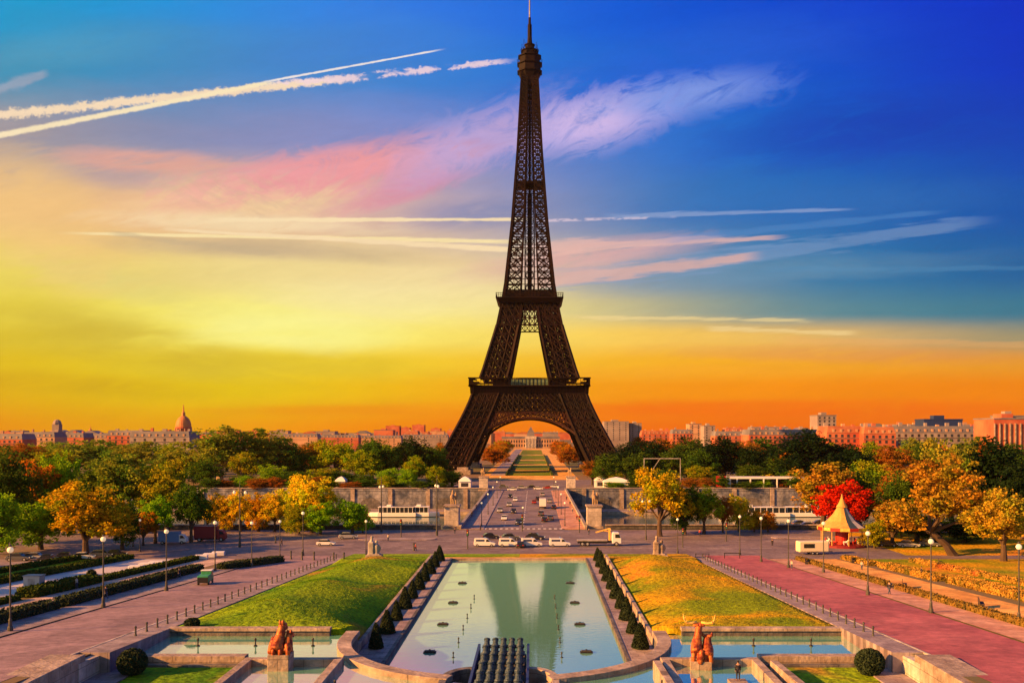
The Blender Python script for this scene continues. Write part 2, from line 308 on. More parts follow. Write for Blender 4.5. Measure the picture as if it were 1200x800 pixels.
# water: teal body under a mirror-like surface
def water_mat(name, body, gl, bscale, bstr, rough=.03):
    m = bpy.data.materials.new(name); m.use_nodes = True; t = m.node_tree; t.nodes.clear()
    g = t.nodes.new('ShaderNodeNewGeometry'); mp = t.nodes.new('ShaderNodeMapping'); mp.inputs['Scale'].default_value = (.5, 1.0, 1); t.links.new(g.outputs['Position'], mp.inputs[0])
    n = t.nodes.new('ShaderNodeTexNoise'); n.inputs['Scale'].default_value = bscale; n.inputs['Detail'].default_value = 4; t.links.new(mp.outputs[0], n.inputs['Vector'])
    bn = t.nodes.new('ShaderNodeBump'); bn.inputs['Strength'].default_value = bstr; bn.inputs['Distance'].default_value = .08; t.links.new(n.outputs[0], bn.inputs['Height'])
    d = t.nodes.new('ShaderNodeBsdfDiffuse'); d.inputs[0].default_value = (*body, 1); gs = t.nodes.new('ShaderNodeBsdfGlossy'); gs.inputs['Roughness'].default_value = rough; gs.inputs[0].default_value = (1,1,.96,1)
    t.links.new(bn.outputs[0], gs.inputs['Normal'])
    fr = t.nodes.new('ShaderNodeFresnel'); fr.inputs[0].default_value = gl; t.links.new(bn.outputs[0], fr.inputs['Normal'])
    ms = t.nodes.new('ShaderNodeMixShader'); t.links.new(fr.outputs[0], ms.inputs[0]); t.links.new(d.outputs[0], ms.inputs[1]); t.links.new(gs.outputs[0], ms.inputs[2])
    o = t.nodes.new('ShaderNodeOutputMaterial'); t.links.new(ms.outputs[0], o.inputs[0]); MATS[name] = m
water_mat('pool_water', (.20,.62,.46), 20.0, 1.6, .10)
water_mat('river_water', (.05,.12,.12), 1.5, .5, .5, .08)

# ------------------------------------------------------------------ helpers
def hf(x, y): return min(9.0, .055*(200-y)) if y < 200 else 0.0
def P(px, py, z=None):
    """ground point seen at photo coordinates (px, py)"""
    k = (py-HY)/F
    if z is None:
        y = CAMH/k
        if y < 200: y = (CAMH-11)/(k-.055)
        z = hf(0, y)
    else: y = (CAMH-z)/k
    return Vector(((px-HX)/F*y, y, z))
def XA(a): return AX+a
class MB:
    def __init__(s): s.v = []; s.f = []
    def add(s, vs, fs):
        n = len(s.v); s.v += [tuple(p) for p in vs]; s.f += [tuple(i+n for i in f) for f in fs]; return s
    def box(s, x0, x1, y0, y1, z0, z1):
        return s.add([(x0,y0,z0),(x1,y0,z0),(x1,y1,z0),(x0,y1,z0),(x0,y0,z1),(x1,y0,z1),(x1,y1,z1),(x0,y1,z1)],
                     [(0,3,2,1),(4,5,6,7),(0,1,5,4),(1,2,6,5),(2,3,7,6),(3,0,4,7)])
    def beam(s, a, b, w, d=None):
        a, b = Vector(a), Vector(b); u = b-a
        if u.length < 1e-6: return s
        u.normalize(); up = Vector((0,0,1)) if abs(u.z) < .95 else Vector((1,0,0)); p = u.cross(up).normalized(); q = u.cross(p); h = w/2; g = (d or w)/2
        vs = [c+p*i*h+q*j*g for c in (a, b) for i, j in ((-1,-1),(1,-1),(1,1),(-1,1))]
        return s.add(vs, [(0,1,2,3),(7,6,5,4),(0,4,5,1),(1,5,6,2),(2,6,7,3),(3,7,4,0)])
    def tube(s, pts, rad, n=8, cap=True):
        pts = [Vector(p) for p in pts]; base = len(s.v); pr = None
        for i, p in enumerate(pts):
            u = (pts[min(i+1, len(pts)-1)]-pts[max(i-1, 0)]).normalized()
            if pr is None: pr = u.orthogonal().normalized()
            pr = (pr-u*pr.dot(u)).normalized(); q = u.cross(pr); r = rad[i] if isinstance(rad, (list, tuple)) else rad
            s.v += [tuple(p+(pr*math.cos(2*math.pi*k/n)+q*math.sin(2*math.pi*k/n))*r) for k in range(n)]
        for i in range(len(pts)-1):
            for k in range(n):
                a = base+i*n+k; b = base+i*n+(k+1) % n; s.f.append((a, b, b+n, a+n))
        if cap: s.f.append(tuple(base+k for k in reversed(range(n)))); s.f.append(tuple(base+(len(pts)-1)*n+k for k in range(n)))
        return s
    def lathe(s, prof, n=16, c=(0,0,0)):
        base = len(s.v)
        for r, z in prof: s.v += [(c[0]+r*math.cos(2*math.pi*k/n), c[1]+r*math.sin(2*math.pi*k/n), c[2]+z) for k in range(n)]
        for i in range(len(prof)-1):
            for k in range(n):
                a = base+i*n+k; b = base+i*n+(k+1) % n; s.f.append((a, b, b+n, a+n))
        s.f.append(tuple(base+k for k in reversed(range(n)))); s.f.append(tuple(base+(len(prof)-1)*n+k for k in range(n))); return s
    def ball(s, c, r, n=12, m=8):
        if not isinstance(r, (tuple, list)): r = (r, r, r)
        pr = [(math.sin(math.pi*i/m), -math.cos(math.pi*i/m)) for i in range(m+1)]; base = len(s.v)
        for a, z in pr: s.v += [(c[0]+r[0]*max(a,.02)*math.cos(2*math.pi*k/n), c[1]+r[1]*max(a,.02)*math.sin(2*math.pi*k/n), c[2]+r[2]*z) for k in range(n)]
        for i in range(m):
            for k in range(n):
                a = base+i*n+k; b = base+i*n+(k+1) % n; s.f.append((a, b, b+n, a+n))
        s.f.append(tuple(base+k for k in reversed(range(n)))); s.f.append(tuple(base+m*n+k for k in range(n)))
        return s
    def prism(s, poly, z0, z1):
        n = len(poly); return s.add([(x,y,z0) for x,y in poly]+[(x,y,z1) for x,y in poly], [tuple(reversed(range(n))), tuple(range(n, 2*n))]+[(k,(k+1)%n,n+(k+1)%n,n+k) for k in range(n)])
    def side(s, poly, y0, y1):          # polygon in xz extruded along y
        n = len(poly); return s.add([(x,y0,z) for x,z in poly]+[(x,y1,z) for x,z in poly], [tuple(range(n)), tuple(reversed(range(n, 2*n)))]+[(k,n+k,n+(k+1)%n,(k+1)%n) for k in range(n)])
    def wallpath(s, pts, w, z0, z1, closed=False):   # wall following a ground path
        n = len(pts); L = []; Rr = []
        for i, p in enumerate(pts):
            a = Vector(pts[i-1]) if (i or closed) else Vector(p); b = Vector(pts[(i+1) % n]) if (i < n-1 or closed) else Vector(p)
            d = (b-a); d = Vector((d.x, d.y)).normalized(); nrm = Vector((-d.y, d.x))*w/2
            L.append((p[0]+nrm.x, p[1]+nrm.y)); Rr.append((p[0]-nrm.x, p[1]-nrm.y))
        f0 = (lambda i: z0[i]) if isinstance(z0, list) else (lambda i: z0); f1 = (lambda i: z1[i]) if isinstance(z1, list) else (lambda i: z1)
        base = len(s.v)
        for i in range(n): s.v += [(*L[i], f0(i)), (*Rr[i], f0(i)), (*Rr[i], f1(i)), (*L[i], f1(i))]
        for i in range(n if closed else n-1):
            a = base+i*4; b = base+((i+1) % n)*4
            for k in range(4): s.f.append((a+k, a+(k+1) % 4, b+(k+1) % 4, b+k))
        if not closed: s.f.append((base, base+3, base+2, base+1)); e = base+(n-1)*4; s.f.append((e, e+1, e+2, e+3))
        return s
    def xf(s, mtx): s.v = [tuple(mtx @ Vector(p)) for p in s.v]; return s
    def mesh(s, name, m):
        me = bpy.data.meshes.new(name); me.from_pydata(s.v, [], s.f); me.update()
        if m: me.materials.append(MATS[m])
        return me
    def build(s, name, m, parent=None, smooth=False, bevel=0, loc=None, fix=True):
        me = s.mesh(name, m)
        if fix:
            b = bmesh.new(); b.from_mesh(me); bmesh.ops.recalc_face_normals(b, faces=b.faces); b.to_mesh(me); b.free()
        if smooth: me.shade_smooth()
        o = bpy.data.objects.new(name, me); C.objects.link(o)
        if parent: o.parent = parent
        if loc is not None: o.location = loc
        if bevel:
            bv = o.modifiers.new('bevel', 'BEVEL'); bv.width = bevel; bv.segments = 2; bv.limit_method = 'ANGLE'
        return o
def tag(o, label=None, cat=None, group=None, kind=None):
    if label: o['label'] = label
    if cat: o['category'] = cat
    if group: o['group'] = group
    if kind: o['kind'] = kind
    return o
def empty(name, loc, rz=0, label=None, cat=None, group=None):
    o = bpy.data.objects.new(name, None); C.objects.link(o); o.location = loc; o.rotation_euler = (0, 0, rz); o.empty_display_size = .5
    return tag(o, label, cat, group)
KIDS = {}
def copy_tree(o, parent=None):
    c = o.copy(); C.objects.link(c)
    if parent: c.parent = parent
    for ch in [k for k in KIDS.get(o.name) or list(o.children)]: copy_tree(ch, c)
    return c
def dup(proto, loc, rz, label, scale=None, group=None):
    c = copy_tree(proto); c.location = loc; c.rotation_euler = (0, 0, rz); c['label'] = label
    if scale is not None: c.scale = scale if isinstance(scale, tuple) else (scale,)*3
    if group: c['group'] = group
    return c
class Proto:
    """the first placement uses the object itself, later ones copy it"""
    def __init__(s, o): s.o = o; s.used = False
    def put(s, loc, rz, label, scale=None, group=None):
        if s.used: return dup(s.o, loc, rz, label, scale, group)
        s.used = True; o = s.o; o.location = loc; o.rotation_euler = (0, 0, rz); o['label'] = label
        if scale is not None: o.scale = scale if isinstance(scale, tuple) else (scale,)*3
        if group: o['group'] = group
        return o
def recolour(o, m):
    """give this copy its own material on shared mesh data"""
    o.material_slots[0].link = 'OBJECT'; o.material_slots[0].material = MATS[m]
def sheet(name, m, x0, x1, y0, y1, dz=0.0, f=hf, nx=1, step=4.0, kind='structure', skirt=None):
    ny = max(1, int((y1-y0)/step)); b = MB(); ys = sorted(set([y0+(y1-y0)*j/ny for j in range(ny+1)]+([200.0] if y0 < 200 < y1 and f is hf else [])))
    for y in ys:
        for i in range(nx+1): x = x0+(x1-x0)*i/nx; b.v.append((x, y, f(x, y)+dz))
    for j in range(len(ys)-1):
        for i in range(nx): a = j*(nx+1)+i; b.f.append((a, a+1, a+nx+2, a+nx+1))
    if skirt is not None:
        ring = [i for i in range(nx+1)]+[j*(nx+1)+nx for j in range(1, len(ys))]+[(len(ys)-1)*(nx+1)+i for i in range(nx-1, -1, -1)]+[j*(nx+1) for j in range(len(ys)-2, 0, -1)]
        base = len(b.v)
        for k in ring: b.v.append((b.v[k][0], b.v[k][1], skirt))
        for k in range(len(ring)): q = (k+1) % len(ring); b.f.append((ring[q], ring[k], base+k, base+q))
    o = b.build(name, m, fix=False)
    if kind: o['kind'] = kind
    return o
ORD = ['first','second','third','fourth','fifth','sixth','seventh','eighth','ninth','tenth','eleventh','twelfth','thirteenth','fourteenth','fifteenth','sixteenth','seventeenth','eighteenth','nineteenth','twentieth',
       'twenty-first','twenty-second','twenty-third','twenty-fourth','twenty-fifth','twenty-sixth','twenty-seventh','twenty-eighth','twenty-ninth','thirtieth','thirty-first','thirty-second','thirty-third','thirty-fourth','thirty-fifth','thirty-sixth','thirty-seventh','thirty-eighth','thirty-ninth','fortieth']
# ================================================================== GROUND
sheet('ground', 'earth', -400, XA(-38.5), 30, 258, 0, nx=1)
sheet('ground', 'earth', XA(38.5), 400, 30, 258, 0, nx=1)
sheet('ground', 'earth', XA(-38.5), XA(38.5), 190, 258, 0)
sheet('ground', 'paving', XA(-38.5), XA(38.5), 40, 190, 0, f=lambda x, y: 0.0)
sheet('far_ground', 'earth', -14000, 14000, 424, 14000, 0, f=lambda x, y: 0.0, step=800)
sheet('street', 'plaza', -330, 330, 198, 257, .012)
sheet('river_water', 'river_water', -900, 900, 262, 410, -9.5, f=lambda x, y: 0.0, step=200)
for s, nm in ((-1, 'left'), (1, 'right')):
    lo, hi = sorted((XA(s*39.8), XA(s*52)))
    sheet('side_road', 'road' if s > 0 else 'road_shaded', lo, hi, 30, 204, .024)
    lo, hi = sorted((XA(s*52.15), XA(s*57)))
    b = MB(); b.wallpath([(XA(s*52.1), 30), (XA(s*52.1), 198)], .3, [hf(0,30)-.2, -.2], [hf(0,30)+.14, .14]); o = b.build('kerb', 'stone'); o['kind'] = 'structure'
    sheet('sidewalk', 'paving_sunlit' if s > 0 else 'paving', lo, hi, 30, 196, .12)
    lo, hi = sorted((XA(s*36.7), XA(s*39.6)))
    b = MB(); b.wallpath([(XA(s*39.7), 84), (XA(s*39.7), 200)], .24, [hf(0,84)-1, -.2], [hf(0,84)+.16, .16]); o = b.build('kerb', 'pale_stone'); o['kind'] = 'structure'
    sheet('verge_path', 'paving', lo, hi, 88, 199, .13, skirt=0)
    lo, hi = sorted((XA(s*59.5), XA(s*66.5)))
    sheet('garden_path', 'sand' if s > 0 else 'sand_shaded', lo, hi, 60, 197, .03)
# painted markings
def marking(pts, w, z=.022, m='line_paint'):
    b = MB()
    for (x0, y0), (x1, y1) in pts: b.beam((x0, y0, hf(x0, y0)+z), (x1, y1, hf(x1, y1)+z), w, .004)
    o = b.build('road_marking', m); o['kind'] = 'structure'
marking([((x, 258.2), (x, 261)) for x in np.arange(XA(-15), XA(15.5), 1.5)], .75, .05)
marking([((XA(0), y), (XA(0), y+4)) for y in np.arange(266, 420, 9)], .3, .05)
for a in (-5.4, 5.4): marking([((XA(a), y), (XA(a), y+3)) for y in np.arange(266, 420, 9)], .16, .05)
marking([((x, 231), (x+4, 231)) for x in np.arange(-150, 140, 9)], .22)
marking([((x, 245), (x+4, 245)) for x in np.arange(-150, -30, 9)], .2)
marking([((x, 217), (x+5, 217)) for x in np.arange(-50, 130, 10)], .18)
# traffic islands in the street
for (x0, x1, y0, y1) in [(-44, -24.5, 232.5, 237), (60, 88, 236, 240), (-86, -60, 243, 247)]:
    r = (y1-y0)/2; pts = [(x1-r+r*math.cos(t), (y0+y1)/2+r*math.sin(t)) for t in np.linspace(-math.pi/2, math.pi/2, 7)]+[(x0+r+r*math.cos(t), (y0+y1)/2+r*math.sin(t)) for t in np.linspace(math.pi/2, 1.5*math.pi, 7)]
    b = MB().prism(pts, 0, .16); o = b.build('traffic_island', 'paving', bevel=.03); o['kind'] = 'structure'
# quay edges
def quay(name, label, x0, x1, y0, y1, z0, z1, m, cap):
    e = empty(name, ((x0+x1)/2, (y0+y1)/2, z0), 0, label, 'quay wall')
    cx, cy = (x0+x1)/2, (y0+y1)/2
    b = MB().box(x0-cx, x1-cx, y0-cy, y1-cy, 0, z1-z0); b.build('wall_face', m, e)
    if cap: MB().box(x0-cx, x1-cx, y0-cy-.25, y1-cy+.1, z1-z0+.003, z1-z0+.35).build('coping', 'stone', e)
    return e
BL, BR = XA(-17.5), XA(17.5)
quay('quay_wall', 'low stone river wall at the street edge, left of the bridge', -330, BL-5.2, 258.2, 259.2, -10, 1.0, 'dark_stone', True)
quay('quay_wall', 'low stone river wall at the street edge, right of the bridge', BR+5.2, 330, 258.2, 259.2, -10, 1.0, 'dark_stone', True)
qf = quay('quay_wall', 'tall weathered grey embankment wall across the river, left of the bridge', -600, BL-.15, 424.2, 425.4, -10, 1.1, 'quay_stone', True)
qf2 = quay('quay_wall', 'tall weathered grey embankment wall across the river, right of the bridge', BR+.15, 600, 424.2, 425.4, -10, 1.1, 'quay_stone', True)
for q, x0, x1 in ((qf, -600, BL-.15), (qf2, BR+.15, 600)):      # buttress pilasters and low arches along the wall
    cx = (x0+x1)/2; b = MB()
    for x in np.arange(x0+8, x1-4, 17.0): b.box(x-cx-.9, x-cx+.9, -1.1, -.62, 2.003, 10.9)
    b.build('pilasters', 'stone', q)
    b = MB()
    for x in np.arange(x0+16, x1-10, 34.0):
        pts = [(x-cx-4.5, 2.02)]+[(x-cx-4.5*math.cos(t), 4.2+2.6*math.sin(t)) for t in np.linspace(0, math.pi, 9)]+[(x-cx+4.5, 2.02)]
        b.side(pts, -.66, -.605)
    b.build('arch_openings', 'dark_stone', q)
sheet('lower_quay', 'paving', -600, 600, 409, 424.2, -8, f=lambda x, y: 0.0, step=8)
b = MB().box(-600, 600, 408.2, 408.99, -12, -7.9); o = b.build('lower_quay_edge', 'stone'); o['kind'] = 'structure'
sheet('embankment_road', 'plaza', -600, 600, 425.5, 452, .012, f=lambda x, y: 0.0, step=14)

# ================================================================== BRIDGE
br = empty('bridge', (XA(0), 258, 0), 0, 'wide stone bridge crossing the river straight towards the iron tower', 'bridge')
L0, L1 = 0, 167.0
b = MB().box(-17.6, 17.6, L0, L1, -1.6, .02); b.build('deck', 'stone', br)
MB().box(-10.8, 10.8, L0, L1+.4, .023, .034).build('roadway', 'plaza', br)
for s in (-1, 1):
    lo, hi = sorted((s*10.8, s*17.0)); MB().box(lo, hi, L0, L1, .024, .17).build('sidewalk', 'paving_sunlit' if s > 0 else 'paving', br)
    b = MB(); b.box(s*17.3-.3, s*17.3+.3, L0, L1, .02, .95)
    b.build('parapet', 'stone', br); MB().box(s*17.3-.42, s*17.3+.42, L0, L1, .953, 1.15).build('coping', 'pale_stone', br)
for k in range(1, 5):
    y = L1*k/5; b = MB(); b.box(-17, 17, y-2, y+2, -12, -1.6); b.lathe([(2.0, -12), (2.0, -5)], 12, (-18, y, 0)); b.lathe([(2.0, -12), (2.0, -5)], 12, (18, y, 0)); b.build('pier', 'stone', br)
for k in range(5):
    y0 = L1*k/5+2; y1 = L1*(k+1)/5-2; yc = (y0+y1)/2; r = (y1-y0)/2; n = 12; b = MB()
    arc = [(yc-r*math.cos(math.pi*i/n), -9.5+6.9*math.sin(math.pi*i/n)) for i in range(n+1)]
    for s in (-1, 1):
        for i in range(n):
            (ya, za), (yb, zb) = arc[i], arc[i+1]; b.add([(s*17.4, ya, za), (s*17.4, yb, zb), (s*17.4, yb, -1.6), (s*17.4, ya, -1.6)], [(0,1,2,3)])
    for i in range(n):
        (ya, za), (yb, zb) = arc[i], arc[i+1]; b.add([(-17.4, ya, za), (17.4, ya, za), (17.4, yb, zb), (-17.4, yb, zb)], [(0,1,2,3)])
    b.build('span_arch', 'stone', br)

def remesh(b, name, m, parent, voxel, smooth=6, root=None, swell=0):
    o = b.build(name, m, parent); r = o.modifiers.new('remesh', 'REMESH'); r.mode = 'VOXEL'; r.voxel_size = voxel; r.use_smooth_shade = True
    if swell: d = o.modifiers.new('swell', 'DISPLACE'); d.strength = swell; d.mid_level = 0
    s = o.modifiers.new('smooth', 'SMOOTH'); s.iterations = smooth; s.factor = .5
    return o
# horse and warrior group on a tall plinth: one at each corner of the bridge
def horse_group():
    e = empty('equestrian_statue', (0,0,0), 0, '-', 'statue', 'statues on the four bridge pedestals')
    MB().box(-2.9, 2.9, -2.4, 2.4, 0, .7).build('plinth_base', 'stone', e)
    MB().box(-2.5, 2.5, -2.0, 2.0, .703, 6.0).build('plinth', 'pale_stone', e, bevel=.06)
    MB().box(-2.8, 2.8, -2.3, 2.3, 6.003, 6.45).build('plinth_cornice', 'stone', e, bevel=.05)
    b = MB(); z = 6.4
    b.tube([(-1.5,0,z+2.25),(-.7,0,z+2.2),(.3,0,z+2.3),(1.1,0,z+2.5)], [.42,.62,.55,.62], 10)
    b.tube([(1.1,0,z+2.5),(1.6,0,z+3.2),(1.8,0,z+3.9)], [.5,.36,.25], 8); b.tube([(1.75,0,z+3.95),(2.15,0,z+3.7),(2.45,0,z+3.3)], [.26,.22,.13], 8)
    for x, s in ((1.15,-.28),(1.15,.28),(-1.3,-.3),(-1.3,.3)):
        kx = .35 if (x > 0 and s > 0) else 0
        b.tube([(x,s,z+2.2),(x+kx,s,z+1.2),(x-.05+kx*.4,s,z+.08)], [.26,.15,.12], 7)
    b.tube([(-1.7,0,z+2.3),(-2.2,0,z+1.8),(-2.3,0,z+1.0)], [.16,.2,.1], 6)
    b.tube([(.9,-1.0,z),(.85,-1.0,z+1.0),(.8,-.95,z+1.9)], [.18,.2,.26], 7); b.tube([(.5,-1.0,z),(.62,-1.0,z+1.0),(.75,-.95,z+1.9)], [.18,.2,.26], 7)
    b.tube([(.8,-.95,z+1.7),(.8,-.95,z+2.3),(.8,-.95,z+2.8),(.8,-.95,z+3.0)], [.3,.36,.38,.14], 8); b.ball((.82,-.95,z+3.28), .24)
    b.tube([(.8,-.7,z+2.8),(1.2,-.45,z+2.9),(1.65,-.2,z+3.2)], [.15,.12,.1], 6); b.tube([(.8,-1.25,z+2.75),(.7,-1.4,z+2.2),(.9,-1.4,z+1.8)], [.15,.12,.09], 6)
    remesh(b, 'horse_and_warrior', 'bronze_stone', e, .1, 2)
    return e
mat('bronze_stone', (.28,.20,.12), .7, (.40,.30,.18), 1, .3, 4)
hg = Proto(horse_group())
hg.put((XA(-19.8), 262.3, 0), R(90), 'horse and warrior statue on tall pale plinth, near left corner of the bridge')
hg.put((XA(19.8), 262.3, 0), R(90), 'sunlit horse and warrior statue on grey plinth, near right corner of the bridge')
hg.put((XA(-19.8), 427, 0), R(-90), 'small distant horse statue on white plinth, far left corner of the bridge')
hg.put((XA(19.8), 427, 0), R(-90), 'small distant horse statue on white plinth, far right corner of the bridge')

# ================================================================== LAWNS, POOLS, WALLS
def smooth(t): t = max(0, min(1, t)); return t*t*(3-2*t)
def lawn_z(x, y):
    a = abs(x-AX); t = max(0, min(1, (a-17.9)/(36.6-17.9)))
    zin = 1.9+3.2*smooth((121-y)/17.0); zout = hf(x, y)+.05
    z = zin+(zout-zin)*(t**.85)
    e = smooth((y-103)/14)*smooth((193-y)/16)
    sx = 1 if x > AX else -1
    z += e*math.sin(math.pi*min(1, t*1.05))**1.2*((1.7 if sx < 0 else 1.1)+.6*math.sin(y*.075+sx))
    z += e*math.sin(math.pi*t)*.5*math.sin(x*.31+y*.11)*math.sin(y*.13-x*.16)
    if y > 180: z = z+(1.0-z)*smooth((y-180)/14)*.75
    return z
for s, m in ((-1, 'grass'), (1, 'grass_sunlit')):
    lo, hi = sorted((XA(s*17.9), XA(s*36.6)))
    o = sheet('lawn', m, lo, hi, 103.6, 193, 0, f=lawn_z, nx=24, step=1.5, skirt=0); o.data.shade_smooth()
    b = MB(); b.wallpath([(XA(s*17.6), 104), (XA(s*17.6), 190)], .5, .2, 2.15)
    o = b.build('balustrade_wall', 'stone', bevel=.04); tag(o, ('shaded' if s < 0 else 'sunlit')+' low stone wall behind the cone shrubs, '+('left' if s < 0 else 'right')+' of the long pool', 'low wall')
    lo, hi = sorted((XA(s*13.9), XA(s*17.3)))
    MBw = MB().box(lo, hi, 100, 191, .3, 1.25); o = MBw.build('pool_walkway', 'paving'); o['kind'] = 'structure'
    b = MB().box(min(XA(s*13.5), XA(s*13.897)), max(XA(s*13.5), XA(s*13.897)), 100, 190.6, 0, 1.32); o = b.build('pool_edge', 'dark_stone'); o['kind'] = 'structure'
o = sheet('grass_strip', 'grass', XA(-36.5), XA(-.01), 193.2, 206.5, .9, f=lambda x, y: -.063*(y-193), nx=6, step=1, skirt=-1)
o = sheet('earth_strip', 'grass_sunlit', XA(.01), XA(36.5), 193.2, 206.5, .9, f=lambda x, y: -.063*(y-193), nx=6, step=1, skirt=-1)  # right half of the strip takes the sunlit grass colour
o = sheet('earth_strip', 'sand', XA(-17.3), XA(17.3), 191, 193.1, 1.1, f=lambda x, y: 0.0, nx=4, step=1, skirt=-1)
for s in (-1, 1):
    b = MB(); b.add([(XA(s*36.6), 199.2, .155), (XA(s*33.8), 199.2, .155), (XA(s*17.5), 193.4, 1.16), (XA(s*19.5), 190.5, 1.35)], [(0,1,2,3)]); 
for s, m, nm in ((-1, 'grass', 'left'), (1, 'grass_sunlit', 'right')):
    rg = np.random.default_rng(4+s); Vg = []; Fg = []; tf = MB()
    for i in range(42000):
        a_ = 18+rg.random()*18.4; y = 104+rg.random()*88; x = XA(s*a_); z = lawn_z(x, y); h = .03+.06*rg.random()**2; t = rg.random()*3.14; w = .04+.05*rg.random(); cx, cy = math.cos(t)*w, math.sin(t)*w; lx, ly = (rg.random(2)-.5)*.2
        tf.add([(x-cx, y-cy, z-.02), (x+cx, y+cy, z-.02), (x+lx, y+ly, z+h)], [(0,1,2)])
    o = tf.build('grass', m, fix=False); o['kind'] = 'stuff'
# the long pool: shallow far end to the curved near wall
b = MB(); arc = [(XA(-13.49+.0), 190.5), (XA(-13.49), 100)]
n = 20; circ = [(XA(-16.8*math.cos(math.pi*k/n)), 100-16.8*math.sin(math.pi*k/n)) for k in range(n+1)]
b.add([(x, y, .75) for x, y in [(XA(-13.49), 190.5), (XA(-13.49), 100.0)]+circ+[(XA(13.49), 100.0), (XA(13.49), 190.5)]], [tuple(range(n+5))])
o = b.build('pool_water', 'pool_water', fix=False); o['kind'] = 'structure'
bm = bmesh.new(); bm.from_mesh(o.data); bmesh.ops.triangulate(bm, faces=bm.faces); bm.to_mesh(o.data); bm.free()
for f in o.data.polygons:
    if f.normal.z < 0: f.flip()
b = MB().box(XA(-13.8), XA(13.8), 190.5, 191, 0, 1.2); o = b.build('pool_edge', 'stone'); o['kind'] = 'structure'
# curved rim, two quarter arcs either side of the water cannons
for s, nm in ((-1, 'left'), (1, 'right')):
    pts = []
    for k in range(17):
        t = math.pi*k/16*.415; pts.append((XA(s*16.8*math.cos(t)), 100-16.8*math.sin(t)))
    pts = [(XA(s*16.8), 103.2)]+pts
    e = empty('curved_pool_rim', (0, 0, 0), 0, nm+' half of the curved stone rim closing the near end of the long pool', 'stone rim')
    MB().wallpath(pts, 1.0, .1, 4.55).build('wall_face', 'dark_stone', e); MB().wallpath(pts, 1.5, 4.553, 5.1).build('coping', 'stone', e, bevel=.05)
    e.location = (XA(s*16.8), 100, 0)
    for c in e.children: c.matrix_parent_inverse = Matrix.Translation((-XA(s*16.8), -100, 0))
    # cascade return walls curling round the cannons
    pts = [(XA(s*(2.4+2.6*math.sin(t))), 84.6+3.6*math.cos(t)-.6) for t in np.linspace(0, math.pi/2, 8)]+[(XA(s*5.0), 80)]
    o = MB().wallpath(pts, .7, .3, 5.0).build('curved_basin_wall', 'stone' if s > 0 else 'dark_stone', bevel=.05); tag(o, 'small curved stone wall curling round the '+nm+' side of the water cannons', 'low wall')
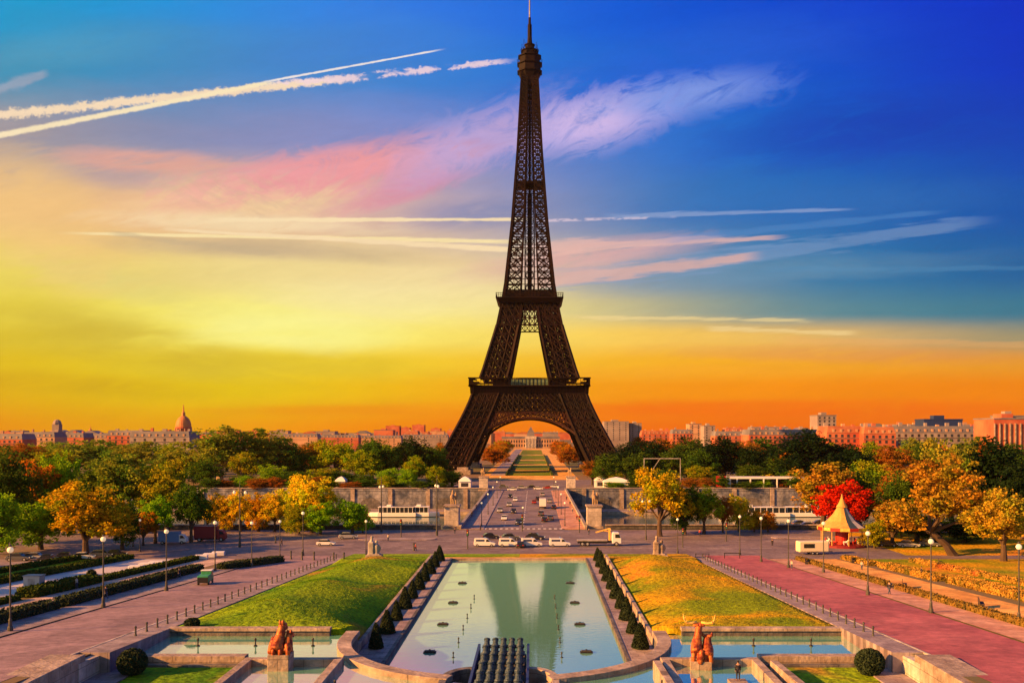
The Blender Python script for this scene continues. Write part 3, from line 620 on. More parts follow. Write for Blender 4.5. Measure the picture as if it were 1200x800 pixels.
# upper side basins
def slab(nm, m, x0, x1, y0, y1, z0, z1, lab=None, cat=None, bevel=.04, kind=None):
    o = MB().box(min(x0,x1), max(x0,x1), y0, y1, z0, z1).build(nm, m, bevel=bevel)
    if lab: tag(o, lab, cat)
    if kind: o['kind'] = kind
    return o
wz = 4.6
for s, nm in ((-1, 'left'), (1, 'right')):
    wb = MB(); arcp = [(s*16.8*math.cos(math.pi*k/16*.5), 100-16.8*math.sin(math.pi*k/16*.5)) for k in range(17)]
    poly = [(s*16.8, 103.2), (s*37.6, 103.2), (s*37.6, 92), (s*25, 92), (s*25, 66), (s*0.2, 66)]+[p for p in reversed(arcp)]
    wb.add([(XA(x), y, wz) for x, y in poly], [tuple(range(len(poly)))])
    o = wb.build('basin_water', 'pool_water', fix=False); o['kind'] = 'structure'
    bm = bmesh.new(); bm.from_mesh(o.data); bmesh.ops.triangulate(bm, faces=bm.faces); bmesh.ops.recalc_face_normals(bm, faces=bm.faces); bm.to_mesh(o.data); bm.free()
    if o.data.polygons[0].normal.z < 0: o.data.flip_normals()
    e = empty('basin_back_wall', (XA(s*27), 103.2, 0), 0, 'long '+('dark teal' if s > 0 else 'grey')+' wall below the '+nm+' lawn at the back of the side basin', 'basin wall')
    lo, hi = sorted((s*9.9, s*-7.7)); MB().box(lo, hi, -.5, .38, .1, 5.5-.35).build('wall_face', 'teal_stone' if 'teal_stone' in MATS else 'dark_stone', e)
    MB().box(lo-.1, hi+.1, -.7, .4, 5.153, 5.5).build('coping', 'stone', e, bevel=.04)
    o = MB().wallpath([(XA(s*38.1), 84), (XA(s*38.1), 92), (XA(s*38.1), 103), (XA(s*38.1), 116)], .9, 1.0, [hf(0, 84)-.2, hf(0, 92)-.15, hf(0, 103)-.05, hf(0, 116)+.0]).build('basin_side_wall', 'pale_stone'); tag(o, 'sloping pale stone kerb wall between the '+nm+' basin and the road', 'low wall')
    slab('basin_front_rim', 'stone', XA(s*25), XA(s*38), 91.2, 92.4, 2, 5.15, 'broad stone rim along the front of the '+nm+' side basin', 'low wall')
    slab('basin_step', 'dark_stone', XA(s*25.4), XA(s*37.4), 90.4, 91.15, 2, 4.5, 'dark lower step in front of the '+nm+' basin rim', 'step')
    # small square inner basin with the statue standing on its back rim
    e = empty('inner_basin', (XA(s*19.9), 80, wz-.6), 0, 'rectangular stone-rimmed inner basin around the '+nm+' animal statue', 'basin')
    for (x0, x1, y0, y1) in ((-4.7, 4.7, 9.4, 10.3), (-4.7, -3.9, -12, 9.38), (3.9, 4.7, -12, 9.38)): MB().box(x0, x1, y0, y1, 0, 1.3).build('basin_rim', 'stone', e, bevel=.05)
    o = sheet('garden_bed', 'grass', min(XA(s*25.1), XA(s*37.5)), max(XA(s*25.1), XA(s*37.5)), 62, 90.3, 4.3, f=lambda x, y: 0.0, step=2)
    slab('planter_edge', 'stone', XA(s*25.6), XA(s*32), 82.2, 83.0, 4, 4.75, 'thin stone edging of the grass bed in the '+nm+' foreground', 'kerb')
    slab('parapet_block', 'stone', XA(s*37.7), XA(s*41), 60, 85.4, 3, hf(0, 84)-.2+.55, 'massive low stone parapet beside the road, '+nm+' foreground corner', 'parapet', bevel=.08)
    slab('paved_strip', 'paving', XA(s*34.5), XA(s*37.6), 60, 90.3, 4, 4.42, kind='structure')
# angled fin walls of the right-hand basin catch the sun
for s in (1,):
    for x0, x1 in ((13.6, 14.6), (24.5, 25.6)):
        b = MB().side([(-2.5, 0), (8.2, 0), (8.2, 1.5), (-2.5, 1.9)], -.35, .35).xf(Matrix.Translation((XA(s*x1), 80, 4.0)) @ Matrix.Rotation(R(90), 4, 'Z'))
        o = b.build('fin_wall', 'stone', bevel=.04); tag(o, 'sunlit wedge-shaped stone wall on the '+('left' if x0 < 20 else 'right')+' side of the stag statue basin', 'low wall')

# clipped cone shrubs along the pool
def cone_shrub():
    rnd = random.Random(3); e = empty('cone_shrub', (0,0,0), 0, '-', 'shrub', 'clipped cone shrubs lining the long pool')
    vs = MB(); N = 2600
    for i in range(N):
        z = 2.95*(1-(1-rnd.random())**.5); r = .95*(1-z/3.1)**.8*(1+.12*rnd.uniform(-1, 1)); t = rnd.uniform(0, 6.283)
        c = Vector((r*math.cos(t), r*math.sin(t), z+.12)); d = Vector((rnd.gauss(0,1), rnd.gauss(0,1), rnd.gauss(0,1))).normalized(); p = d.orthogonal().normalized()*.09; q = d.cross(p).normalized()*.07
        vs.add([c-p-q, c+p-q, c+p+q, c-p+q], [(0,1,2,3)])
    vs.build('foliage', 'cone_green', e, fix=False)
    MB().lathe([(.80, .1), (.72, .6), (.45, 1.6), (.15, 2.6), (.03, 2.95)], 14).build('inner_foliage', 'cone_green', e)
    MB().lathe([(.3, 0), (.3, .15)], 8).build('trunk', 'bark', e)
    return e
mat('cone_green', (.012,.03,.012), .9, (.03,.05,.02), 3)
cs = Proto(cone_shrub())
for s, nm in ((-1, 'left'), (1, 'right')):
    for k in range(10):
        y = 111.5+k*8.35; lab = f'dark clipped cone shrub, {ORD[k]} from the near end of the {nm} pool row'
        cs.put((XA(s*(15.7)), y, 1.25), R(37*k), lab, (.95+.1*math.sin(k*3.1+s),)*2+(.97+.09*math.cos(k*2.3+s),))
# fountain hatches and jets in the pool
def hatch():
    e = empty('fountain_hatch', (0,0,0), 0, '-', 'fountain fitting', 'dark fountain fittings lying on the pool')
    MB().box(-.75, .75, -.42, .42, 0, .16).build('base_plate', 'dark_metal', e, bevel=.03); MB().box(-.6, .6, -.3, .3, .163, .3).build('cover', 'post_metal', e, bevel=.03); MB().lathe([(.12,.3),(.1,.42)], 8).build('nozzle', 'dark_metal', e)
    return e
ht = Proto(hatch())
for s, nm in ((-1, 'left'), (1, 'right')):
    for k, y in enumerate((111.5, 127.5, 143.5, 162)): ht.put((XA(s*9.3), y, .72), 0, f'dark rectangular fountain fitting, {ORD[k]} from the near end of the {nm} pool half')
def jet():
    e = empty('fountain_nozzle', (0,0,0), 0, '-', 'fountain nozzle', 'small upright nozzles rising from the pool')
    MB().lathe([(.18,0),(.16,.1),(.06,.14),(.06,.5),(.1,.52),(.1,.62)], 10).build('pipe', 'dark_metal', e); MB().ball((0,0,.66), .09).build('tip', 'post_metal', e)
    return e
jt = Proto(jet())
for s, nm in ((-1, 'left'), (1, 'right')):
    for k in range(6): jt.put((XA(s*6.3), 109+k*7.6, .7), 0, f'small dark nozzle, {ORD[k]} from the near end of the {nm} line in the pool')
    for k, x in enumerate((20, 26, 32)): jt.put((XA(s*x), 98, wz-.03), 0, f'small dark nozzle in the {nm} side basin, {ORD[k]} from the pool', 1.2)
    for k, x in enumerate((14.2, 12.4)): jt.put((XA(s*x), 81.5-k*1.5, wz-.03), 0, f'{"outer" if k == 0 else "inner"} small nozzle in the water just outside the {nm} curved rim', 1.2)
# water cannons
wc = empty('water_cannon_battery', (XA(0), 78, 0), 0, 'battery of grey-blue metal water cannons aimed over the pool', 'fountain')
MB().box(-2.3, 2.3, 0, 18.2, .2, 4.2).build('platform', 'dark_stone', wc)
for r_ in range(6):
    y = 17.2-r_*3.35
    MB().box(-2.15, 2.15, y-1.6, y+1.2, 4.203+.0, 4.5+r_*.02).build('step', 'dark_stone', wc)
    for c_ in range(5):
        x = (c_-2)*.84; b = MB(); d = Vector((0, .62, .785)); p0 = Vector((x, y-1.0, 4.2))
        b.tube([p0+d*t for t in (0, 1.2, 1.22, 1.42, 1.44, 2.0, 2.02, 2.16)], [.36,.34,.44,.44,.30,.26,.33,.31], 14)
        b.build('cannon', 'grey_blue_metal', wc, smooth=False)
for s in (-1, 1): MB().box(s*2.5-.12, s*2.5+.12, 0, 18, 3.4, 5.3).build('side_plate', 'navy_paint', wc)

# sculptures above the basins
def animal_left():
    e = empty('animal_statue', P(333, 772, 5.2).xy.to_3d()+Vector((0, -1.2, wz-.1)), 0, 'reddish gilded statue of horse and dog heads on stone plinth in the left basin', 'statue')
    MB().box(-1.0, 1.0, -1.0, 1.0, 0, 1.6).build('plinth', 'stone', e, bevel=.05); MB().box(-1.12, 1.12, -1.12, 1.12, -4.2, -.003).build('plinth_base', 'dark_stone', e)
    b = MB(); z = 1.5
    b.tube([(-.3,-.6,z+.5),(-.25,-.1,z+1.0),(-.15,.3,z+1.5)], [.5,.48,.4], 10); b.tube([(-.15,.25,z+1.5),(-.05,.35,z+2.1),(0,.5,z+2.6)], [.34,.26,.2], 10)
    b.tube([(0,.4,z+2.7),(.12,.8,z+2.55),(.16,1.15,z+2.2)], [.22,.19,.12], 8)
    for s_ in (-1, 1): b.tube([(s_*.1,.35,z+2.8),(s_*.16,.28,z+3.1)], [.08,.02], 5)
    b.tube([(.62,-.5,z+.3),(.66,.1,z+.8),(.62,.4,z+1.3)], [.34,.34,.27], 9); b.tube([(.62,.4,z+1.35),(.7,.55,z+1.75)], [.22,.18], 8); b.tube([(.7,.5,z+1.8),(.8,.85,z+1.7),(.85,1.1,z+1.5)], [.2,.16,.09], 8)
    for s_ in (-1, 1): b.tube([(.7+s_*.12,.45,z+1.9),(.7+s_*.17,.38,z+2.15)], [.07,.02], 5)
    b.tube([(-.78,-.4,z+.2),(-.8,.15,z+.7),(-.74,.4,z+1.2)], [.26,.28,.22], 9); b.tube([(-.74,.4,z+1.3),(-.85,.75,z+1.25),(-.9,1.0,z+1.05)], [.19,.15,.09], 8)
    for x, y in ((-.55,.6),(-.1,.75),(.4,.7),(.8,.65),(-.95,.5),(-.5,-.8),(.15,-.8),(.85,-.75)): b.tube([(x*.85,y*.5,z+.95),(x,y,z+.45),(x*1.02,y*.95,z-.05)], [.17,.09,.09], 6)
    for i in range(8): b.ball((-.02-.09*math.sin(i*1.9), .02+.05*i, z+1.5+.15*i), .11)
    remesh(b, 'animal_figures', 'bronze_red', e, .05, 2, None, .13); return e
animal_left()
def stag_right():
    e = empty('stag_statue', P(822, 772, 5.2).xy.to_3d()+Vector((-.2, -.8, wz-.1)), R(-8), 'red and gilded bull and stag statue with wide curved antlers in the right basin', 'statue')
    MB().box(-1.0, 1.0, -1.0, 1.0, 0, .9).build('plinth', 'stone', e, bevel=.05); MB().box(-1.12, 1.12, -1.12, 1.12, -4.2, -.003).build('plinth_base', 'dark_stone', e)
    b = MB(); z = .8
    b.tube([(-.45,-.7,z+.9),(-.42,-.1,z+1.3),(-.35,.2,z+1.8)], [.42,.42,.36], 10); b.tube([(-.35,.15,z+1.8),(-.25,.3,z+2.5),(-.17,.45,z+3.1)], [.32,.22,.18], 10)
    b.tube([(-.16,.4,z+3.2),(-.1,.8,z+3.05),(-.08,1.15,z+2.75)], [.22,.18,.11], 8)
    for s_ in (-1, 1): b.tube([(-.16+s_*.12,.4,z+3.25),(-.16+s_*.5,.36,z+3.22)], [.08,.03], 5)
    b.tube([(.62,-.7,z+.6),(.64,-.1,z+1.0),(.6,.3,z+1.45)], [.42,.44,.36], 10); b.tube([(.6,.25,z+1.5),(.62,.5,z+1.95)], [.32,.27], 9); b.tube([(.62,.45,z+2.05),(.68,.85,z+1.95),(.7,1.1,z+1.65)], [.27,.22,.15], 8)
    for s_ in (-1, 1): b.tube([(.62+s_*.2,.45,z+2.2),(.62+s_*.42,.5,z+2.3),(.62+s_*.46,.5,z+2.55)], [.08,.06,.02], 5)
    for x, y in ((-.65,.5),(-.15,.65),(.4,.6),(.9,.55),(-.7,-.8),(-.2,-.85),(.4,-.8),(.9,-.8)): b.tube([(x*.85,y*.5,z+1.1),(x,y,z+.5),(x*1.02,y*.95,z-.05)], [.2,.1,.1], 6)
    b.tube([(-.1,-.9,z-.05),(.0,-.95,z+.6),(.05,-.8,z+1.1)], [.12,.2,.12], 6)
    remesh(b, 'animal_figures', 'bronze_red', e, .05, 2, None, .13)
    for s in (-1, 1):
        b = MB(); b.tube([(-.15+s*.2,.5,z+3.5),(-.15+s*.75,.4,z+3.42),(-.15+s*1.25,.3,z+3.5),(-.15+s*1.42,.2,z+3.85),(-.15+s*1.5,.1,z+4.35)], [.13,.12,.1,.08,.03], 8)
        b.tube([(-.15+s*1.3,.28,z+3.5),(-.15+s*1.1,.1,z+3.75)], [.07,.02], 6); b.tube([(-.15+s*1.42,.2,z+3.85),(-.15+s*1.2,.1,z+4.1)], [.06,.02], 6)
        b.build('antler', 'gold_paint', e, smooth=True)
    return e
stag_right()
def stone_group(x, s, lab):
    e = empty('stone_sculpture', (x, 197.0, .6), 0, lab, 'statue')
    MB().box(-1.7, 1.7, -1.2, 1.2, -.6, .5).build('plinth', 'stone', e, bevel=.05)
    b = MB()
    b.box(-1.2, -.1, -.7, .7, .4, 3.2); b.tube([(-.6,0,3.0),(-.55,0,3.6),(-.5,.1,3.9)], [.55,.35,.25], 8); b.ball((-.5,.1,4.15), .33)
    b.tube([(.5,0,.4),(.55,0,1.5),(.5,0,2.4),(.45,0,2.9)], [.5,.55,.6,.25], 9); b.ball((.45,0,3.25), .32); b.tube([(.95,0,2.5),(1.25,.1,1.8),(1.0,.3,1.2)], [.22,.2,.16], 7); b.tube([(-1.0,0,3.0),(-.3,.4,2.9),(.3,.4,2.5)], [.25,.2,.16], 7)
    b.box(-1.3, 1.3, -.8, .8, .4, .75)
    remesh(b, 'figures', 'stone' if s > 0 else 'concrete', e, .11, 1)
stone_group(P(441, 655, .6).x-1, -1, 'grey carved stone figure group at the far corner of the left lawn')
stone_group(P(777, 657, .6).x, 1, 'golden-lit carved stone figure group at the far corner of the right lawn')
# ball shrub and grass bed planting
def leafball(name, c, r, n, m, lab, cat, squash=1, seed=1, q=.09):
    rnd = random.Random(seed); e = empty(name, c, 0, lab, cat); b = MB()
    for i in range(n):
        d = Vector((rnd.gauss(0,1), rnd.gauss(0,1), rnd.gauss(0,1))).normalized(); rr = r*(1+rnd.uniform(-.1,.06)); cc = Vector((d.x*rr, d.y*rr, r*squash+d.z*rr*squash))
        w = Vector((rnd.gauss(0,1), rnd.gauss(0,1), rnd.gauss(0,1))).normalized(); p = w.orthogonal().normalized()*q; k = w.cross(p).normalized()*q*.8; b.add([cc-p-k, cc+p-k, cc+p+k, cc-p+k], [(0,1,2,3)])
    b.build('foliage', m, e, fix=False); MB().ball((0,0,r*squash), (r*.9, r*.9, r*.9*squash), 14, 9).build('inner_foliage', m, e); return e
leafball('ball_shrub', P(155, 790, 4.3), 1.28, 3000, 'cone_green', 'dark clipped ball shrub on the grass bed in the left foreground', 'shrub', .92)
leafball('ball_shrub', (2*AX-P(155, 790, 4.3).x, P(155, 790, 4.3).y, 4.3), 1.28, 3000, 'cone_green', 'dark clipped ball shrub on the grass bed in the right foreground', 'shrub', .92, 2)
leafball('ball_shrub', (XA(-35), 101.9+2.6, lawn_z(XA(-35), 104.8)-.2), .8, 1200, 'cone_green', 'small dark bush at the near tip of the left lawn', 'shrub', .7, 5)

# ================================================================== IRON TOWER
TY = 650.0
OUT = [(0,62.5),(4,60.2),(16.7,53),(33,44.7),(45,39.2),(57,35.2),(63,31.8),(97,21.9),(112,18.9),(118,17.6),(126,16.4),(169,12),(219,8.4),(265,6.0),(277,5.3)]
INN = [(0,41.5),(16.7,34),(33,27),(57,17.6),(63,14.2),(97,7.4),(112,5.0),(118,4.6),(277,1.6)]
def itp(T, z):
    for (a, b), (c, d) in zip(T, T[1:]):
        if z <= c: return b+(d-b)*(z-a)/(c-a)
    return T[-1][1]
tw = empty('iron_tower', (AX, TY, 0), 0, 'huge dark lattice iron tower with four arched legs rising beyond the bridge', 'tower')
def lattice_panel(b, A, B, Cc, D, cols, wd, wh, mid=False):
    """A,B bottom corners; Cc,D top corners"""
    for k in range(cols):
        a0 = A.lerp(B, k/cols); a1 = A.lerp(B, (k+1)/cols); c0 = Cc.lerp(D, k/cols); c1 = Cc.lerp(D, (k+1)/cols)
        b.beam(a0, c1, wd); b.beam(a1, c0, wd)
        if k: b.beam(a0, c0, wd*1.2)
    b.beam(A, B, wh)
    if mid: b.beam(A.lerp(Cc, .5), B.lerp(D, .5), wh*.7)
def leg_mesh(levels, cols, chord, wd, wh, mid):
    b = MB()
    cs_ = []
    for z in levels:
        o, i = itp(OUT, z), itp(INN, z); cs_.append([Vector((o,o,z)), Vector((i,o,z)), Vector((i,i,z)), Vector((o,i,z))])
    for l0, l1 in zip(cs_, cs_[1:]):
        for k in range(4):
            b.beam(l0[k], l1[k], chord); lattice_panel(b, l0[k], l0[(k+1) % 4], l1[k], l1[(k+1) % 4], cols, wd, wh, mid)
    for k in range(4): b.beam(cs_[-1][k], cs_[-1][(k+1) % 4], wh)
    return b
lv = [0, 5.5, 11, 16.7, 22.5, 28.5, 34.5, 40.5, 46.5, 51.5]
low = leg_mesh(lv, 4, 1.7, .80, 1.1, True)
# stair and lift truss inside the leg
for q in range(2):
    for z0, z1 in zip(lv, lv[1:]):
        f = .35+.3*q; p0 = itp(INN, z0)+(itp(OUT, z0)-itp(INN, z0))*f; p1 = itp(INN, z1)+(itp(OUT, z1)-itp(INN, z1))*f
        low.beam((p0,p0,z0), (p1,p1,z1), 1.1); low.beam((p0,itp(OUT,z0)-3,z0), (p1,itp(OUT,z1)-3,z1), .8)
up = leg_mesh([62, 68, 74, 80, 86, 92, 98, 104, 110.5], 3, 1.6, .66, .9, False)
for z0, z1 in zip(range(62, 110, 8), range(70, 118, 8)):
    p0 = (itp(INN, z0)+itp(OUT, z0))/2; p1 = (itp(INN, z1)+itp(OUT, z1))/2; up.beam((p0,p0,z0), (p1,p1,z1), 1.6)
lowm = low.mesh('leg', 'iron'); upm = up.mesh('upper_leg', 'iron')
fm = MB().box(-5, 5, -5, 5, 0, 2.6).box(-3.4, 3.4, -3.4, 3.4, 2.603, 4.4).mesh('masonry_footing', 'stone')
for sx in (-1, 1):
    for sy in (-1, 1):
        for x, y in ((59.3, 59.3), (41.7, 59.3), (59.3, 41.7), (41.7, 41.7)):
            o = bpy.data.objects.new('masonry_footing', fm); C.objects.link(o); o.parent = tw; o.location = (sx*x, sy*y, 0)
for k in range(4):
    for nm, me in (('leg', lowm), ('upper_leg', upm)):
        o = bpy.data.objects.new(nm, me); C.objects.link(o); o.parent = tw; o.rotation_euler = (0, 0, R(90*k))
# arches, one per side, following the slope of the legs
def arch_mb():
    b = MB(); n = 36; I = []; O = []
    for k in range(n+1):
        t = math.pi*(.035+.93*k/n); x = -41*math.cos(t); zi = 35.6*math.sin(t)**.94; xo = -45*math.cos(t); zo = 39.2*math.sin(t)
        I.append((x, zi)); O.append((xo, zo))
    def pt(p, dep): return Vector((p[0], -(itp(OUT, max(0, p[1]))-.3)+dep, p[1]))
    for dep in (0, 3.4):
        for k in range(n):
            b.beam(pt(I[k], dep), pt(I[k+1], dep), .9, 1.3); b.beam(pt(O[k], dep), pt(O[k+1], dep), .9)
            b.beam(pt(I[k], dep), pt(O[k+1], dep), .42); b.beam(pt(O[k], dep), pt(I[k+1], dep), .42); b.beam(pt(I[k], dep), pt(O[k], dep), .5)
    for k in range(n):      # plated soffit
        p, q, r_, s_ = pt(I[k], 0), pt(I[k+1], 0), pt(I[k+1], 3.4), pt(I[k], 3.4); d = Vector((0,0,.35)); b.add([p, q, r_, s_, p+d, q+d, r_+d, s_+d], [(0,3,2,1),(4,5,6,7),(0,1,5,4),(2,3,7,6)])
    # spandrel lattice between arch and girder
    for x in np.arange(-38, 38.1, 2):
        zo = 39.2*math.sqrt(max(0, 1-(x/45)**2)); 
        if zo < 38.5: b.beam((x, -(itp(OUT, zo)-.3), zo), (x, -(itp(OUT, 40)-.3), 40), .4)
        zn = 39.2*math.sqrt(max(0, 1-((x+2)/45)**2)); b.beam((x, -(itp(OUT, zo)-.3), zo), (x+2, -(itp(OUT, 40)-.3), 40), .4); b.beam((x, -(itp(OUT, 40)-.3), 40), (x+2, -(itp(OUT, zn)-.3), zn), .4)
    return b
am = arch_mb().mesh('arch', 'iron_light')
# trellis girder under the first platform
g = MB()
for dep in (0, 8):
    zs = [40, 44, 48, 51.5]
    for z0, z1 in zip(zs, zs[1:]):
        o0, o1 = itp(OUT, z0)-.1, itp(OUT, z1)-.1; w = o0; n = 22 
        lattice_panel(g, Vector((-o0,-o0+dep,z0)), Vector((o0,-o0+dep,z0)), Vector((-o1,-o1+dep,z1)), Vector((o1,-o1+dep,z1)), n, .68, .95)
g.add([(-38.6,-37.0,51.4),(38.6,-37.0,51.4),(38.9,-37.6,56.2),(-38.9,-37.6,56.2),(-38.6,-36.4,51.4),(38.6,-36.4,51.4),(38.9,-36.6,56.2),(-38.9,-36.6,56.2)], [(0,1,2,3),(4,7,6,5),(0,4,5,1),(3,2,6,7),(0,3,7,4),(1,5,6,2)])
for x in np.arange(-38, 38.1, 2.0): g.beam((x,-37.3,51.6), (x*1.01,-38.3,56.2), .35)
gm = g.mesh('girder_belt', 'iron')
# gallery of the first platform: posts and canopy
ga = MB(); ga.box(-39.8, 39.8, -39.8, -31, 56.2, 57.0)
for x in np.arange(-39.4, 39.5, 2.6): ga.beam((x,-39.4,57), (x,-39.4,61.4), .28)
for x in np.arange(-39.4, 39.5, .87): ga.beam((x,-39.5,57), (x,-39.5,58.2), .1)
ga.box(-39.6, 39.6, -39.6, -39.35, 58.15, 58.35)
ga.box(-39.9, -12.5, -40.0, -36, 61.4, 62.0); ga.box(12.5, 39.9, -40.0, -36, 61.4, 62.0); ga.box(-12.5, 12.5, -39.75, -39.2, 61.4, 61.8)
gam = ga.mesh('gallery', 'iron')
sec = MB(); 
for s in (0,): 
    sec.add([(-20.4,-20.4,113.3),(20.4,-20.4,113.3),(22.6,-22.6,116.2),(-22.6,-22.6,116.2),(-17,-17,113.3),(17,-17,113.3),(17,-17,116.2),(-17,-17,116.2)], [(0,1,2,3),(4,7,6,5),(0,4,5,1),(3,2,6,7),(0,3,7,4),(1,5,6,2)])
    sec.box(-22.7, 22.7, -22.7, -16, 116.203, 116.9)
    for x in np.arange(-22.4, 22.5, 1.6): sec.beam((x,-22.5,116.9), (x,-22.5,119.6), .22)
    sec.box(-22.5, 22.5, -22.6, -22.3, 118, 118.3); sec.box(-22.5, 22.5, -22.6, -22.3, 119.3, 119.7)
    sec.box(-16.5, 16.5, -16.9, -12, 116.903, 122.5); 
    for x in np.arange(-15.5, 15.6, 2.2): sec.beam((x,-17,117), (x,-17,122.5), .4)
    o0, o1 = itp(OUT, 98)-.1, itp(OUT, 113)-.1
    for z0, z1 in ((98, 103), (103, 108), (108, 113.3)):
        a, c = itp(OUT, z0)-.05, itp(OUT, z1)-.05; lattice_panel(sec, Vector((-a,-a,z0)), Vector((a,-a,z0)), Vector((-c,-c,z1)), Vector((c,-c,z1)), 12, .42, .8)
secm = sec.mesh('second_platform', 'iron')
for k in range(4):
    for nm, me in (('arch', am), ('girder_belt', gm), ('gallery', gam), ('second_platform', secm)):
        o = bpy.data.objects.new(nm, me); C.objects.link(o); o.parent = tw; o.rotation_euler = (0, 0, R(90*k))
pf = MB(); pf.box(-31, -14.5, -31, 31, 56.25, 56.95); pf.box(14.5, 31, -31, 31, 56.25, 56.95); pf.box(-14.5, 14.5, -31, -14.5, 56.25, 56.95); pf.box(-14.5, 14.5, 14.5, 31, 56.25, 56.95)
pf.build('first_floor_deck', 'iron', tw); MB().box(-16, 16, -16, 16, 116.21, 116.8).build('second_floor_deck', 'iron', tw)
for s in (-1, 1):
    y0, y1 = sorted((s*24, s*33.5)); gp = MB().box(-12.3, 12.3, y0, y1, 57.01, 61.3).build('glass_pavilion', 'glass_green', tw)
    b = MB()
    for x in np.arange(-12.3, 12.4, 2.46): b.beam((x, s*33.62, 57), (x, s*33.62, 61.4), .3)
    n = 10; b.side([(-13+26*i/n, 61.31+.5*math.sin(math.pi*i/n)) for i in range(n+1)]+[(13, 61.3), (-13, 61.3)][:1], min(y0, y1)-.4, max(y0, y1)+.4); b.build('mullions', 'iron', gp)
    for t in (-1, 1):
        MB().box(t*19-5.5, t*19+5.5, s*22-5, s*22+5, 57.01, 61.2).build('pavilion', 'iron', tw)
# the tapering shaft above the second platform
sh = MB(); z = 116.5; lev = [z]
while z < 274: z += max(3.6, .50*itp(OUT, z)+.6); lev.append(min(z, 276))
def inner(z): return itp(OUT, z)*(.36-.06*smooth((z-120)/150))
for z0, z1 in zip(lev, lev[1:]):
    o0, o1, i0, i1 = itp(OUT, z0), itp(OUT, z1), inner(z0), inner(z1)
    for r_ in range(4):
        c, s = math.cos(R(90*r_)), math.sin(R(90*r_))
        def V(x, y, z): return Vector((x*c-y*s, x*s+y*c, z))
        sh.beam(V(-o0,-o0,z0), V(-o1,-o1,z1), .95+.012*(276-z0)/2)
        for s2 in (-1, 1):
            sh.beam(V(s2*i0,-o0,z0), V(s2*i1,-o1,z1), .8)
            lattice_panel(sh, V(s2*o0,-o0,z0), V(s2*i0,-o0,z0), V(s2*o1,-o1,z1), V(s2*i1,-o1,z1), 1, .74, .8, True)
            sh.beam(V(s2*(o0+i0)/2,-o0,z0), V(s2*(o1+i1)/2,-o1,z1), .35); zm = (z0+z1)/2; om = (o0+o1)/2; im = (i0+i1)/2; sh.beam(V(s2*om,-om,zm), V(s2*im,-om,zm), .3)
        sh.beam(V(-o0,-o0,z0), V(o0,-o0,z0), .42)
sh.build('shaft', 'iron', tw)
co_ = MB()
for z0, z1 in zip(lev, lev[1:]):
    for x, y in ((-1,-1),(1,-1),(1,1),(-1,1)):
        w0, w1 = min(3.2, inner(z0)*.75), min(3.2, inner(z1)*.75); co_.beam((x*w0,y*w0,z0), (x*w1,y*w1,z1), .8)
    for (xa, ya), (xb, yb) in (((-1,-1),(1,-1)),((1,-1),(1,1)),((1,1),(-1,1)),((-1,1),(-1,-1))):
        co_.beam((xa*w0,ya*w0,z0), (xb*w1,yb*w1,z1), .5); co_.beam((xb*w0,yb*w0,z0), (xa*w1,ya*w1,z1), .5)
    co_.beam((0,0,z0), (0,0,z1), 3.0 if z0 < 190 else 1.6)
co_.build('lift_shaft', 'iron', tw)
MB().box(-9.9, 9.9, -9.9, 9.9, 196.3, 197.3).build('intermediate_platform', 'iron', tw)
MB().lathe([(5.9, 266), (6.3, 270), (8.2, 274.2), (9.2, 274.5), (9.2, 275.2), (8.2, 275.4), (8.2, 279.6), (9.3, 279.9), (9.3, 280.6), (7.6, 280.8), (7.6, 285), (8.6, 285.2), (8.6, 285.8), (5.6, 286), (5.2, 289.4), (6.0, 289.6), (6.0, 290.2), (3.6, 290.4), (3.2, 293.4), (3.9, 293.6), (3.9, 294.1), (2.0, 294.3), (1.6, 299)], 8).xf(Matrix.Rotation(R(22.5), 4, 'Z')).build('top_cabin', 'iron', tw)
b = MB()
for k in range(16):
    t = 2*math.pi*k/16; b.beam((8.5*math.cos(t), 8.5*math.sin(t), 281), (8.5*math.cos(t), 8.5*math.sin(t), 284.3), .25); b.beam((5.4*math.cos(t), 5.4*math.sin(t), 286), (6.2*math.cos(t), 6.2*math.sin(t), 291), .4)
b.build('cabin_railing', 'iron', tw)
for k in range(7): t = k*.9+.3; MB().beam((5.4*math.cos(t), 5.4*math.sin(t), 290), (5.4*math.cos(t), 5.4*math.sin(t), 295+k % 3*1.6), .3).build('aerial', 'iron', tw)
MB().lathe([(1.5, 299), (1.4, 308), (.9, 309), (.85, 313)], 8).build('antenna_base', 'iron', tw)
MB().lathe([(.5, 313.01), (.45, 324), (.15, 331)], 8).build('antenna', 'concrete', tw)

